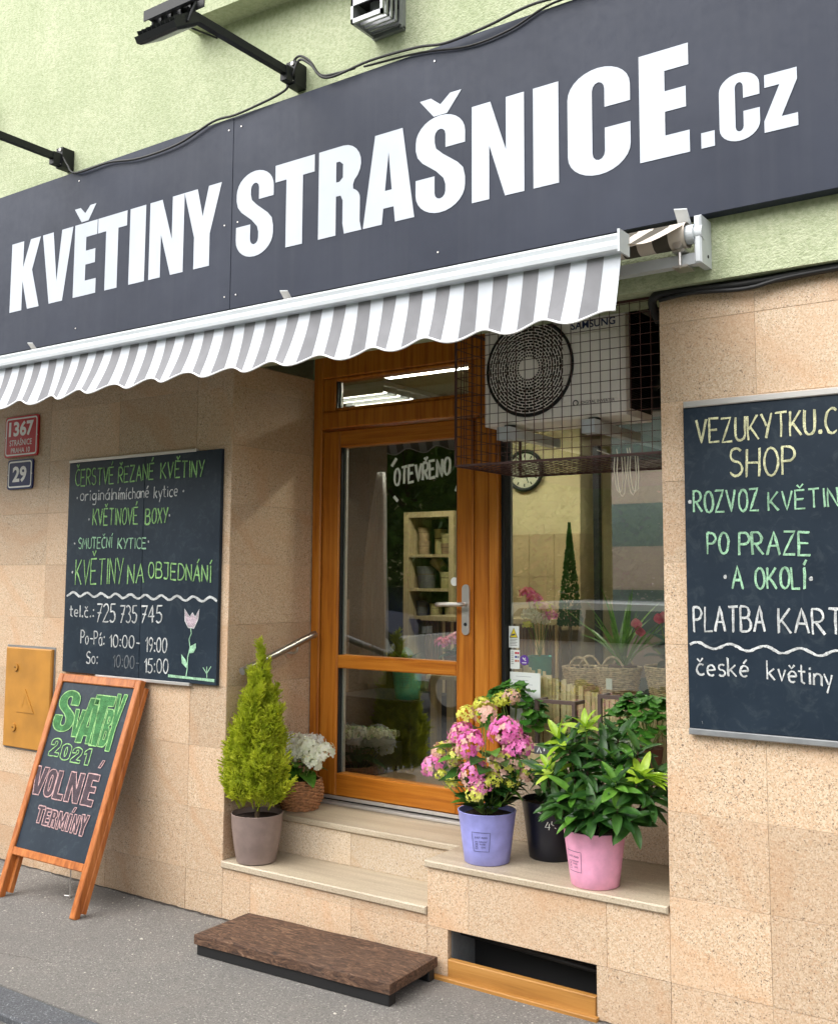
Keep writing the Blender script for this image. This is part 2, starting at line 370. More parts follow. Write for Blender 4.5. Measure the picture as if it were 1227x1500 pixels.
def inst(name, me, parent, M, label=None):
    ob = bpy.data.objects.new(name, me); C.objects.link(ob)
    o = Vector(parent.get('_w', (0, 0, 0))); ob.parent = parent
    M = Matrix.Translation(-o) @ M; ob.matrix_local = M
    if label: ob['label'] = label
    return ob
def frameM(p, d, n):        # local y along d, local z roughly along n
    d = Vector(d).normalized(); n = Vector(n); x = d.cross(n)
    if x.length < 1e-5: x = d.orthogonal()
    x.normalize(); z = x.cross(d)
    M = Matrix((x, d, z)).transposed().to_4x4(); M.translation = Vector(p); return M
# flat print: contours in the xz plane
def curve_mesh(contours, depth=.0006):
    cu = bpy.data.curves.new('outline', 'CURVE'); cu.dimensions = '2D'; cu.fill_mode = 'BOTH'; cu.extrude = depth
    for ct in contours:
        sp = cu.splines.new('POLY'); sp.points.add(len(ct)-1); sp.use_cyclic_u = True
        for i, (x, y) in enumerate(ct): sp.points[i].co = (x, y, 0, 1)
    ob = bpy.data.objects.new('outline', cu); C.objects.link(ob)
    dg = bpy.context.evaluated_depsgraph_get(); me = bpy.data.meshes.new_from_object(ob.evaluated_get(dg))
    vs = [v.co.copy() for v in me.vertices]; fs = [list(p.vertices) for p in me.polygons]
    bpy.data.objects.remove(ob); bpy.data.curves.remove(cu); bpy.data.meshes.remove(me); return vs, fs
def text_mesh(txt, size, off=0, depth=.0005):
    cu = bpy.data.curves.new('text', 'FONT'); cu.body = txt; cu.size = size; cu.extrude = depth; cu.offset = off; cu.resolution_u = 3
    ob = bpy.data.objects.new('text', cu); C.objects.link(ob)
    dg = bpy.context.evaluated_depsgraph_get(); me = bpy.data.meshes.new_from_object(ob.evaluated_get(dg))
    vs = [v.co.copy() for v in me.vertices]; fs = [list(p.vertices) for p in me.polygons]
    bpy.data.objects.remove(ob); bpy.data.curves.remove(cu); bpy.data.meshes.remove(me)
    return vs, fs
def flat_text(mb, txt, x0, x1, z0, z1, y, off=0.0, map_=None):
    vs, fs = text_mesh(txt, 1, off, .0)
    ax = min(v.x for v in vs); bx = max(v.x for v in vs); ay = min(v.y for v in vs); by = max(v.y for v in vs)
    out = []
    for v in vs:
        u = x0+(v.x-ax)/(bx-ax)*(x1-x0); w = z0+(v.y-ay)/(by-ay)*(z1-z0)
        out.append(map_(u, w, v.z) if map_ else (u, y, w))
    # keep faces looking toward -y
    mb.add(out, fs); return mb
def ribbon(mb, pts, w, y=0, map_=None, jit=0, close=False):
    pts = [Vector((p[0], p[1])) for p in pts]
    if close: pts = pts+[pts[0]]
    L = []; Rr = []
    for i, p in enumerate(pts):
        a = pts[max(i-1, 0)]; b = pts[min(i+1, len(pts)-1)]
        if close and i in (0, len(pts)-1): a = pts[-2]; b = pts[1]
        t = b-a
        if t.length < 1e-7: t = Vector((1, 0))
        t.normalize(); n = Vector((-t.y, t.x)); ww = w*(1+R.uniform(-jit, jit))/2
        L.append(p+n*ww); Rr.append(p-n*ww)
    vs = [(map_(q.x, q.y) if map_ else (q.x, y, q.y)) for q in L+Rr]; n = len(pts)
    mb.add(vs, [(i, i+1, n+i+1, n+i) for i in range(n-1)]); return mb
def arc(cx, cz, rx, rz, a0, a1, n=8):
    return [(cx+rx*math.cos(math.radians(a0+(a1-a0)*i/n)), cz+rz*math.sin(math.radians(a0+(a1-a0)*i/n))) for i in range(n+1)]
# single stroke alphabet, box 0.6 wide, 1 high
O_ = arc(.3, .5, .27, .5, 90, 450, 14)
G = {
'A': [[(0, 0), (.3, 1), (.6, 0)], [(.12, .38), (.5, .38)]], 'B': [[(0, 0), (0, 1)], [(0, 1)]+arc(.25, .77, .25, .23, 90, -90)+[(0, .54)], [(0, .54)]+arc(.3, .27, .28, .27, 90, -90)+[(0, 0)]],
'C': [arc(.35, .5, .33, .5, 55, 305, 12)], 'D': [[(0, 0), (0, 1), (.15, 1)]+arc(.15, .5, .42, .5, 90, -90, 10)+[(0, 0)]],
'E': [[(.5, 1), (0, 1), (0, 0), (.52, 0)], [(0, .52), (.42, .52)]], 'H': [[(0, 0), (0, 1)], [(.5, 0), (.5, 1)], [(0, .5), (.5, .5)]],
'I': [[(.1, 0), (.1, 1)]], 'J': [[(.05, 1), (.5, 1)], [(.42, 1), (.42, .2)]+arc(.22, .2, .2, .2, 0, -150, 6)], 'K': [[(0, 0), (0, 1)], [(.5, 1), (.03, .42)], [(.12, .52), (.55, 0)]],
'L': [[(0, 1), (0, 0), (.45, 0)]], 'M': [[(0, 0), (.06, 1), (.32, .4), (.58, 1), (.66, 0)]], 'N': [[(0, 0), (0, 1), (.5, 0), (.5, 1)]], 'O': [O_],
'P': [[(0, 0), (0, 1)], [(0, 1), (.15, 1)]+arc(.2, .74, .28, .26, 90, -90)+[(0, .48)]], 'R': [[(0, 0), (0, 1)], [(0, 1), (.15, 1)]+arc(.2, .74, .28, .26, 90, -90)+[(0, .48)], [(.15, .48), (.52, 0)]],
'S': [arc(.27, .76, .24, .24, 40, 250, 9)+arc(.25, .26, .25, .26, 80, -150, 9)], 'T': [[(0, 1), (.56, 1)], [(.28, 1), (.28, 0)]], 'U': [[(0, 1), (0, .3)]+arc(.25, .28, .25, .28, 180, 360, 8)+[(.5, 1)]],
'V': [[(0, 1), (.26, 0), (.54, 1)]], 'X': [[(0, 1), (.5, 0)], [(.5, 1), (0, 0)]], 'Y': [[(0, 1), (.26, .5)], [(.52, 1), (.2, 0)]], 'Z': [[(0, 1), (.5, 1), (0, 0), (.54, 0)]],
'0': [O_], '1': [[(.06, .72), (.28, 1), (.28, 0)]], '2': [arc(.26, .74, .25, .26, 160, -30, 9)+[(0, 0), (.54, 0)]], '3': [arc(.22, .76, .25, .24, 140, -80, 8)+arc(.22, .27, .28, .27, 80, -140, 8)],
'4': [[(.38, 0), (.38, 1), (0, .35), (.54, .35)]], '5': [[(.5, 1), (.08, 1), (.04, .56)]+arc(.22, .3, .28, .3, 110, -140, 9)], '7': [[(0, 1), (.52, 1), (.14, 0)], [(.12, .5), (.46, .5)]], '9': [arc(.26, .72, .24, .27, 0, 360, 12)+[(.5, .72), (.4, .3), (.2, 0)]],
'-': [[(.08, .45), (.45, .45)]], '.': [arc(.1, .06, .05, .05, 0, 360, 6)], ':': [arc(.1, .12, .04, .04, 0, 360, 6), arc(.1, .62, .04, .04, 0, 360, 6)], ' ': [],
'a': [arc(.24, .3, .22, .3, 60, 400, 12), [(.46, .62), (.46, 0)]], 'c': [arc(.26, .3, .24, .3, 55, 310, 10)], 'e': [[(.04, .32), (.44, .34)]+arc(.24, .32, .21, .3, 10, 310, 10)], 'g': [arc(.24, .34, .22, .27, 60, 400, 12), [(.46, .62), (.44, -.2)]+arc(.24, -.2, .2, .18, 0, -140, 6)],
'h': [[(0, 1), (0, 0)], [(0, .4)]+arc(.2, .4, .2, .2, 160, 0, 6)+[(.4, 0)]], 'i': [[(.08, .6), (.08, 0)], arc(.08, .82, .03, .03, 0, 360, 5)], 'í': [[(.08, .6), (.08, 0)], [(.08, .75), (.2, 1.0)]], 'k': [[(0, 1), (0, 0)], [(.38, .6), (.02, .28)], [(.1, .36), (.42, 0)]],
'l': [[(.06, 1), (.06, 0)]], 'm': [[(0, 0), (0, .6)], [(0, .45)]+arc(.15, .42, .15, .18, 160, 0, 5)+[(.3, 0)], [(.3, .42)]+arc(.45, .42, .15, .18, 160, 0, 5)+[(.6, 0)]], 'n': [[(0, 0), (0, .6)], [(0, .4)]+arc(.2, .4, .2, .2, 160, 0, 6)+[(.4, 0)]],
'o': [arc(.24, .3, .22, .3, 90, 450, 12)], 'r': [[(0, .6), (0, 0)], [(0, .38), (.14, .58), (.32, .56)]], 's': [arc(.2, .46, .17, .15, 40, 250, 6)+arc(.19, .15, .18, .16, 80, -150, 6)], 't': [[(.12, .95), (.12, .08), (.3, 0)], [(-.05, .62), (.32, .62)]],
'v': [[(0, .6), (.2, 0), (.4, .6)]], 'y': [[(0, .6), (.2, .06)], [(.42, .6), (.12, -.35)]],
}
ACC = {'Č': ('C', 'v'), 'Ě': ('E', 'v'), 'Ř': ('R', 'v'), 'Š': ('S', 'v'), 'É': ('E', "'"), 'Á': ('A', "'"), 'Í': ('I', "'"), 'á': ('a', "'"), 'é': ('e', "'"), 'č': ('c', 'v'), 'ě': ('e', 'v')}
def glyph(ch):
    if ch in ACC:
        b, a = ACC[ch]; st = [list(q) for q in G[b]]; xs = [p[0] for q in st for p in q]; w = max(xs); cx = w/2
        z = 1.12 if b.isupper() else .74
        st.append([(cx-.14, z+.18), (cx, z), (cx+.16, z+.2)] if a == 'v' else [(cx-.02, z), (cx+.14, z+.24)])
        return st, w
    st = G[ch]; w = max([p[0] for q in st for p in q] or [.3]); return st, w
def chalk_line(txt, x0, z0, x1, z1, h, mt, parent, y, th=.008, label=None, name='chalk_writing', map_=None, double=True):
    mb = MB(); adv = []; x = 0
    for ch in txt:
        st, w = glyph(ch); adv.append((x, st)); x += w+.17
    tot = max(x-.17, .05); sx = (x1-x0)/tot
    if txt == '.': sx = h*.8
    for ox, st in adv:
        jz = R.uniform(-.025, .025)*h; sk = R.uniform(-.03, .05)
        for q in st:
            for rep in range(2 if double else 1):
                pts = []
                # subdivide for the shaky hand
                for i in range(len(q)-1):
                    a, b = q[i], q[i+1]; n = max(1, int(math.hypot((b[0]-a[0])*sx, (b[1]-a[1])*h)/.02))
                    pts += [(a[0]+(b[0]-a[0])*k/n, a[1]+(b[1]-a[1])*k/n) for k in range(n)]
                pts.append(q[-1]); o = (R.uniform(-.0028, .0028), R.uniform(-.003, .003)) if rep else (0, 0); P = []
                for (px, pz) in pts:
                    X = x0+(ox+px+sk*pz)*sx; P.append((X+o[0]+R.uniform(-.0009, .0009), z0+(z1-z0)*(X-x0)/max(x1-x0, .01)+pz*h+jz+o[1]+R.uniform(-.0009, .0009)))
                ribbon(mb, P, th*(.55 if rep else 1), y-(.0012 if rep else 0)-.0004*R.random(), map_, .25)
    return mb.build(name, mt, parent, label=label)
# poster letters (heavy condensed), unit box
SLIT = .40
def P_C(): return [[(1, .62), (.6, .62), (.6, .80)]+arc(.5, .80, .1, .075, 0, 180, 6)[1:]+[(.4, .2)]+arc(.5, .2, .1, .075, 180, 360, 6)[1:]+[(.6, .42), (1, .42)]+[(1, .24)]+arc(.5, .22, .5, .235, 0, -180, 14)+arc(.5, .78, .5, .235, 180, 0, 14)+[(1, .76)]]
def P_S(): return [[(1, .66), (.61, .66), (.61, .80)]+arc(.5, .80, .11, .07, 0, 180, 6)[1:]+[(.39, .74), (.42, .67), (.55, .60), (.85, .47), (.96, .40), (1, .30)]+arc(.5, .22, .5, .235, 0, -180, 14)+[(0, .38), (.39, .38), (.39, .20)]+arc(.5, .2, .11, .07, 180, 360, 6)[1:]+[(.61, .27), (.57, .34), (.42, .43), (.14, .55), (.04, .62), (0, .70)]+arc(.5, .78, .5, .235, 180, 0, 14)]
GL = {
'K': [[(0, 0), (0, 1), (.42, 1), (.42, .62), (.66, 1), (1.0, 1), (.74, .55), (1.02, 0), (.62, 0), (.42, .42), (.42, 0)]],
'V': [[(0, 1), (.36, 1), (.51, .30), (.64, 1), (1, 1), (.72, 0), (.28, 0)]],
'E': [[(0, 0), (0, 1), (1, 1), (1, .80), (.52, .80), (.52, .61), (.94, .61), (.94, .42), (.52, .42), (.52, .20), (1, .20), (1, 0)]],
'T': [[(.29, 0), (.29, .80), (0, .80), (0, 1), (1, 1), (1, .80), (.71, .80), (.71, 0)]],
'I': [[(0, 0), (0, 1), (1, 1), (1, 0)]],
'N': [[(0, 0), (0, 1), (.36, 1), (.66, .46), (.66, 1), (1, 1), (1, 0), (.64, 0), (.34, .55), (.34, 0)]],
'Y': [[(0, 1), (.36, 1), (.51, .64), (.66, 1), (1, 1), (.71, .40), (.71, 0), (.29, 0), (.29, .40)]],
'R': [[(0, 0), (0, 1), (.55, 1)]+arc(.58, .76, .42, .24, 90, -50, 9)+[(.82, .53)]+arc(.66, .36, .32, .14, 60, 0, 5)+[(.98, .10), (1.02, 0), (.62, 0), (.58, .12), (.58, .38), (.53, .44), (.42, .44), (.42, 0)], [(.42, .83), (.42, .60), (.50, .60), (.58, .64), (.58, .79), (.50, .83)]],
'A': [[(-.02, 0), (.22, 1), (.78, 1), (1.02, 0), (.64, 0), (.61, .17), (.40, .17), (.37, 0)], [(.43, .36), (.57, .36), (.50, .78)]],
'S': P_S(), 'C': P_C(), '.': [[(0, 0), (0, 1), (1, 1), (1, 0)]],
'c': P_C(), 'z': [[(0, 0), (0, .2), (.48, .78), (.03, .78), (.03, 1), (1, 1), (1, .80), (.52, .22), (1, .22), (1, 0)]],
'v': [[(0, 1), (.27, 1), (.5, .55), (.73, 1), (1, 1), (.66, 0), (.34, 0)]],
'O': [[(0, .25), (0, .75)]+arc(.5, .77, .5, .24, 180, 0, 10)+arc(.5, .23, .5, .24, 0, -180, 10), arc(.5, .5, .13, .30, 0, 360, 14)],
'L': [[(0, 0), (0, 1), (.45, 1), (.45, .2), (1, .2), (1, 0)]], 'M': [[(0, 0), (0, 1), (.32, 1), (.5, .5), (.68, 1), (1, 1), (1, 0), (.74, 0), (.74, .55), (.58, .1), (.42, .1), (.26, .55), (.26, 0)]],
'B': [[(0, 0), (0, 1), (.55, 1)]+arc(.55, .77, .4, .23, 90, -70, 8)+arc(.58, .27, .42, .27, 70, -90, 8), [(.38, .80), (.38, .62), (.52, .62), (.58, .71), (.52, .80)], [(.38, .42), (.38, .2), (.55, .2), (.62, .31), (.55, .42)]],
'2': [[(0, .62), (.36, .62), (.38, .78)]+arc(.5, .78, .12, .07, 180, 0, 5)[1:]+[(.60, .64), (.0, .2), (0, 0), (1, 0), (1, .2), (.55, .2), (.95, .55), (1, .75)]+arc(.5, .77, .5, .24, 0, 180, 10)],
'0': None, '1': [[(.35, 0), (.35, .68), (.05, .62), (.05, .78), (.45, 1), (.8, 1), (.8, 0)]],
}
GL['0'] = GL['O']
def poster(ch, x0, x1, z0, z1, y, mt, parent, name='letter', dep=.0004):
    ct = [[(x0+px*(x1-x0), z0+pz*(z1-z0)) for px, pz in q] for q in GL[ch]]
    vs, fs = curve_mesh(ct, dep); mb = MB(); mb.add([(v.x, y-v.z, v.y) for v in vs], fs)
    return mb.build(name, mt, parent)
def outline(ch, x0, x1, z0, z1, w, mb, map_, fillmb=None):
    for q in GL[ch]:
        pts = [(x0+px*(x1-x0), z0+pz*(z1-z0)) for px, pz in q]; P = []
        for i in range(len(pts)):
            a, b = pts[i], pts[(i+1) % len(pts)]; n = max(1, int(math.hypot(b[0]-a[0], b[1]-a[1])/.012))
            P += [(a[0]+(b[0]-a[0])*k/n+R.uniform(-.0008, .0008), a[1]+(b[1]-a[1])*k/n+R.uniform(-.0008, .0008)) for k in range(n)]
        ribbon(mb, P, w, 0, map_, .25, True)
    if fillmb is not None:
        ct = [[(x0+px*(x1-x0), z0+pz*(z1-z0)) for px, pz in q] for q in GL[ch]]
        vs, fs = curve_mesh(ct, 0); fillmb.add([map_(v.x, v.y, .0006) for v in vs], fs)

# ================================================================ SETTING
structure(MB().box(-9.5, 4, -1.07, .9, -.3, 0).build('pavement', ASPH))
structure(MB().bev(-9.5, 4, -1.22, -1.073, -.3, -.004, .008).build('kerb', KERB))
structure(MB().box(-40, 30, -7.4, -1.223, -.3, -.03).build('road', ROAD))
GRASS = mat('lawn', (.07, .13, .02), .9, noise=.5, nscale=12)
structure(MB().box(-60, 60, -60, -7.403, -.5, .04).build('grass_verge', GRASS))
structure(MB().add([(-300, -300, -.31), (300, -300, -.31), (300, 300, -.31), (-300, 300, -.31)], [(0, 1, 2, 3)]).build('ground', GRASS))

# worn joint where the asphalt meets the wall, a crack, and loose grit
jm = MB()
for x0, x1 in ((-7.5, -2.40), (-1.72, 1.5)):
    P = [(x0+(x1-x0)*i/120, -.010+R.uniform(-.007, .006)) for i in range(121)]
    ribbon(jm, P, .016, 0, lambda u, v: (u, v, .0025), .6)
for x, y, dx, dy in ((-4.5, -.97, .7, .16),):
    P = []; 
    for i in range(40): P.append((x+dx*i/39+R.uniform(-.008, .008), y+dy*i/39+R.uniform(-.008, .008)))
    ribbon(jm, P, .0018, 0, lambda u, v: (u, v, .0024), .6)
structure(jm.build('pavement_joint', mat('dirt_in_joint', (.05, .042, .035), .95, noise=.5, nscale=60)))
gm = MB()
for k in range(520):
    x = R.uniform(-6, -.6); y = -1.05*R.random()**1.6-.012; r = R.uniform(.0018, .0055)*(1 if R.random() < .95 else 1.7)
    if -3.45 < x < -2.36 and -.42 < y: continue
    a = [(x+r*math.cos(q+R.uniform(-.4, .4))*R.uniform(.7, 1.3), y+r*math.sin(q)*R.uniform(.7, 1.3), .0008) for q in (0, 1.3, 2.5, 3.8, 5)]
    gm.add(a+[(x, y, r*.7)], [(i, (i+1) % 5, 5) for i in range(5)])
stuff(gm.build('grit', mat('pale_grit', (.42, .39, .34), .9, noise=.5, nscale=9)))
# ================================================================ BUILDING
bld = thing('shop_building', 'corner shop front with green rendered upper wall, speckled granite tiles and a recessed entrance', 'building')
XL, XR, YD = -3.65, -1.443, .60          # recess left, right, door plane
TZ = [0.19+.2937*k for k in range(9)]    # tile joints up the wall (last is 2.54)
TOPZ = 2.66
# solid masonry behind the cladding
MB().box(-9, XL-.0025, .0022, .72, -.2, TOPZ+.2).build('masonry', JOINT, bld)
MB().box(XR+.0025, 2.5, .0022, .72, -.2, TOPZ+.2).build('masonry', JOINT, bld)
_cache = {}
def tile(w, h, M, mt=GR, t=.024, g=.0008, name='granite_tile'):
    key = (round(w, 3), round(h, 3), mt.name, t)
    if key not in _cache:
        _cache[key] = MB().bev(g, w-g, 0, t, g, h-g, .0006).mesh('granite_tile', mt)
    return inst(name, _cache[key], bld, M)
def wall_tiles(xs, zs, y, skip=None, mt=GR):
    for i in range(len(xs)-1):
        for j in range(len(zs)-1):
            if skip and skip(xs[i], zs[j]): continue
            M = Matrix.Translation((xs[i], y+R.uniform(-.0008, .0008), zs[j])); tile(xs[i+1]-xs[i], zs[j+1]-zs[j], M, mt)
ZS = [-.05]+TZ+[TOPZ]
wall_tiles([-6.9, -6.3, -5.7, -5.1, -4.5, -3.9, XL], ZS, 0)
wall_tiles([XR, -1.09, -.495, .1, .7], ZS[1:], 0)
wall_tiles([-1.728, XR, -1.09, -.495, .1, .7], ZS[:2], 0)
# front of the steps and of the ledge block
for x0, x1 in ((XL, -3.47), (-3.47, -2.875), (-2.875, -2.478)):
    tile(x1-x0, .24, Matrix.Translation((x0, .001, -.05)), GR); tile(x1-x0, .042, Matrix.Translation((x0, .001, .19)), GR)
tile(.10, .24, Matrix.Translation((-2.478, .001, -.05)))
for x0, x1 in ((-2.478, -2.28), (-2.28, -1.685), (-1.685, XR)):
    tile(x1-x0, .236, Matrix.Translation((x0, 0, .19)))
MB().box(XL-.002, -2.48, .0033, .2745, -.05, .2315).build('step_core', JOINT, bld)
MB().box(XL-.002, XR+.002, .2775, .70, -.05, .4175).build('step_core', JOINT, bld)
MB().box(-2.475, XR+.002, .0026, .277, .193, .4205).build('step_core', JOINT, bld)
MB().bev(XL-.005, -2.480, -.012, .30, .232, .264, .005).build('step_tread', TREAD, bld)
for x0, x1 in ((XL, -3.1), (-3.1, -2.48)):
    tile(x1-x0, .148, Matrix.Translation((x0, .275, .267)), GR2)
MB().bev(XL-.005, -2.480, .262, .75, .418, .447, .005).build('step_tread', TREAD, bld)
MB().bev(-2.486, XR-.003, -.014, .49, .4215, .4495, .005).build('window_ledge', TREAD, bld)
tile(.5, .226, Matrix.Translation((-2.478, .55, .19)) @ Matrix.Rotation(math.radians(-90), 4, 'Z'))
# reveals: left side faces the camera; right one closes the recess
for j in range(len(TZ)):
    z0 = max(TZ[j], .266); z1 = (TZ+[TOPZ+.14])[j+1]
    if z1 <= z0+.02: continue
    for y0, y1 in ((.0, .60),):
        tile(y1-y0-.003, z1-z0, Matrix.Translation((XL, y0+.003, z0)) @ Matrix.Rotation(math.radians(90), 4, 'Z') , GR)
        tile(y1-y0-.003, z1-z0, Matrix.Translation((XR, y1, z0)) @ Matrix.Rotation(math.radians(-90), 4, 'Z'), GR)
# plinth under the shop window
for x0, x1 in ((-2.478, -2.20), (-2.20, -1.62), (-1.62, XR)):
    tile(x1-x0, .322, Matrix.Translation((x0, .482, .4505)), GR2)
MB().bev(-2.478, XR-.003, .462, .70, .773, .796, .004).build('window_sill', TREAD, bld)
MB().box(-2.478, XR, .4845, .74, .4503, .772).build('plinth_core', JOINT, bld)
# green render: upper wall, its underside and the recess ceiling
gw = MB(); YG = -.06
gw.box(-9, XL, YG, .715, TOPZ+.001, 3.2).box(XR, 2.5, YG, .715, TOPZ+.001, 3.2).box(XL, XR, YG, .19, TOPZ+.001, 3.2)
gw.box(XL, XR, .19, .715, 2.86, 3.2).box(-9, 2.5, YG, .9, 3.2, 9.0)
gw.build('plaster_wall', PLAS, bld)
# window ledge of the floor above, with its sheet metal edge
MB().prism([(-3.90, 4.40), (-2.6, 4.36), (-2.6, 4.50), (-3.90, 4.54)], -.20, YG-.001).build('upper_window_ledge', PLAS, bld)
MB().prism([(-3.93, 4.543), (-2.55, 4.503), (-2.55, 4.525), (-3.93, 4.565)], -.235, YG-.001).build('ledge_flashing', GREYM, bld)
MB().prism([(-3.92, 4.50), (-3.90, 4.50), (-3.90, 4.54), (-3.92, 4.54)], -.235, -.20).build('flashing_drip', GREYM, bld)
MB().prism([(-7.2, 4.36), (-5.72, 4.36), (-5.72, 4.52), (-7.2, 4.52)], -.20, YG-.001).build('upper_window_ledge', PLAS, bld)
# basement opening: dark recess, round bar, ochre panel
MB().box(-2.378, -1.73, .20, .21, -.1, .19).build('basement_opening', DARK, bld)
MB().box(-2.38, -2.375, .03, .20, -.1, .185).build('basement_reveal', GREYM, bld)
MB().box(-1.728, -1.722, .03, .20, -.1, .185).build('basement_reveal', GREYM, bld)
MB().tube([(-2.375, .10, .155), (-2.0, .09, .145), (-1.73, .085, .135)], .011, 10).build('basement_rail', BLACK, bld, True)
BYEL = wood('ochre_board', (.22, .095, .02), (.36, .165, .035), (.44, .22, .06), 'x', .5)
MB().bev(-2.375, -1.73, -.006, .02, -.03, .078, .003).build('basement_panel', BYEL, bld)
MB().bev(-2.44, -1.715, -.030, -.008, -.03, .014, .003).build('panel_skirt', BYEL, bld)

# ---- door unit
door = MB()
YF = .60
def fr(mb, x0, x1, z0, z1, y0=YF, y1=.68, b=.006): return mb.bev(x0, x1, y0, y1, z0, z1, b)
fr(door, -3.648, -3.588, .447, 2.80); fr(door, -2.545, -2.492, .447, 2.80, YF-.006)
fr(door, -3.5875, -2.5455, 2.66, 2.80); fr(door, -3.5875, -2.5455, 2.385, 2.478)
fr(door, -3.5875, -3.505, 2.4785, 2.6595, YF+.008); fr(door, -2.67, -2.5455, 2.4785, 2.6595, YF+.008)
fr(door, -3.5045, -2.6705, 2.4785, 2.495, YF+.008); fr(door, -3.5045, -2.6705, 2.642, 2.6595, YF+.008)
dr = door.build('entrance_door', OAK, bld, label='golden oak glazed entrance door with fanlight')
lf = MB()
LY = YF+.006
fr(lf, -3.582, -3.468, .485, 2.37, LY, .67); fr(lf, -2.733, -2.640, .485, 2.37, LY, .67); fr(lf, -2.6395, -2.5515, .485, 2.37, LY+.008, .67)
MB().bev(-2.6445, -2.6345, LY-.004, LY+.004, .485, 2.37, .003).build('cover_strip', OAK, dr)
lf2 = MB()
for za, zb_ in ((2.282, 2.37), (1.130, 1.197), (.485, .598)): fr(MB(), -3.4675, -2.7335, za, zb_, LY, .67).build('door_rail', OAKX, dr)
lf.build('door_leaf', OAK, dr)
bd = MB()
for z0, z1 in ((.598, 1.130), (1.197, 2.282)):
    bd.box(-3.468, -3.461, LY+.012, LY+.04, z0, z1).box(-2.740, -2.733, LY+.012, LY+.04, z0, z1)
bd.box(-3.505, -3.499, LY+.014, LY+.04, 2.495, 2.642)
bd.build('glazing_gasket', BLACK, dr)
sp = MB()
for z0, z1 in ((.600, 1.128), (1.199, 2.280)): sp.box(-3.4600, -3.4475, LY+.036, LY+.052, z0, z1)
sp.box(-3.498, -3.490, LY+.036, LY+.052, 2.497, 2.640)
sp.build('glazing_spacer', ALU, dr)
for z0, z1, x0, x1 in ((.598, 1.130, -3.460, -2.740), (1.197, 2.282, -3.460, -2.740), (2.495, 2.642, -3.499, -2.670)):
    MB().box(x0, x1, LY+.030, LY+.034, z0, z1).build('glass_pane', GLASS, dr)
MB().bev(-3.588, -2.545, .565, .60, .448, .462, .003).build('door_threshold', ALU, dr)
MB().box(-3.588, -2.545, .603, .66, .462, .483).build('threshold_gap', BLACK, dr)
MB().bev(-3.582, -2.64, .596, .606, .470, .486, .002).build('weather_strip', ALU, dr)
# handle
hp = MB()
z0, z1 = 1.327, 1.567
pl = [(-2.674+.021*math.cos(a), z1-.021+.021*math.sin(a)) for a in [math.pi*k/8 for k in range(9)]]+[(-2.674+.021*math.cos(a), z0+.021+.021*math.sin(a)) for a in [math.pi+math.pi*k/8 for k in range(9)]]
hp.prism(pl, LY-.010, LY); hh = hp.build('handle_plate', STEEL, dr)
MB().tube([(-2.674, LY-.008, 1.473), (-2.674, LY-.055, 1.473)], .010, 12).tube([(-2.668, LY-.055, 1.473), (-2.70, LY-.058, 1.473), (-2.79, LY-.056, 1.470), (-2.815, LY-.046, 1.469)], .0105, 12).build('handle_lever', STEEL, dr, True)
MB().cyl((-2.674, LY-.010, 1.378), .008, 'y', -.003).build('lock_cylinder', BMET, dr)
MB().cyl((-2.762, LY+.0285, 1.580), .021, 'y', .001, 28).build('round_sticker', PAPER, dr)
# hand lettering on the glass
GW = mat('white_window_paint', (.86, .92, .86), .7)
chalk_line('OTEVŘENO', -3.13, 2.065, -2.79, 2.105, .085, GW, dr, LY+.0275, .013, name='window_lettering', double=False)
for a, b in (((-3.145, 2.165), (-3.115, 2.205)), ((-3.13, 2.01), (-3.105, 1.985)), ((-2.755, 2.02), (-2.742, 2.05)), ((-2.755, 2.215), (-2.742, 2.19))):
    m_ = MB(); ribbon(m_, [a, b], .016, LY+.0275); m_.build('paint_dash', GW, dr)

# ---- shop window right of the door
wf = MB()
fr(wf, -2.491, -2.474, .797, 2.80, YF+.02, .70, .003); fr(wf, XR-.035, XR-.004, .797, 2.80, YF+.03, .70, .003); fr(wf, -2.4735, XR-.0355, .797, .812, YF+.03, .70, .003)
fr(wf, -2.4735, XR-.0355, 2.70, 2.80, YF+.02, .70, .003)
win = wf.build('shop_window', BMET, bld, label='tall shop window beside the door')
MB().box(-2.473, XR-.036, .655, .661, .813, 2.699).build('glass_pane', GLASS, win)
MB().box(-2.466, -2.461, .668, .68, .82, 2.69).build('glazing_spacer', ALU, win)
def sticker(name, x0, x1, z0, z1, mt, y=.6535):
    return MB().box(x0, x1, y, y+.0008, z0, z1).build(name, mt, win)
MB().bev(-2.4735, XR-.0355, YF+.025, .654, 2.33, 2.6995, .003).build('top_panel', BMET, win)
sticker('camera_warning_sticker', -2.470, -2.415, 1.275, 1.375, PAPER)
m_ = MB(); m_.add([(-2.463, .6525, 1.322), (-2.422, .6525, 1.322), (-2.4425, .6525, 1.367)], [(0, 1, 2)]); m_.build('warning_triangle', mat('yellow_print', (.75, .62, .02), .6), win)
m_ = MB(); [ribbon(m_, q, .0035, .652) for q in ([(-2.463, 1.322), (-2.422, 1.322), (-2.4425, 1.367), (-2.463, 1.322)],)]
m_.add([(-2.455, .652, 1.329), (-2.436, .652, 1.333), (-2.434, .652, 1.341), (-2.453, .652, 1.338)], [(0, 1, 2, 3)])
for k in range(5): ribbon(m_, [(-2.462, 1.314-.007*k), (-2.424-.006*(k % 2), 1.314-.007*k)], .0018, .652)
m_.build('warning_print', GPRINT, win)
sticker('payment_sticker', -2.462, -2.412, 1.178, 1.265, PAPER)
for k, cc in enumerate(((.5, .03, .03), (.55, .03, .1), (.04, .06, .3), (.3, .3, .35), (.5, .15, .1), (.6, .3, .2))):
    sticker('card_mark', -2.437+.012*(k % 2), -2.427+.012*(k % 2), 1.246-.018*(k//2), 1.256-.018*(k//2), mat('card_print', cc, .6), .6527)
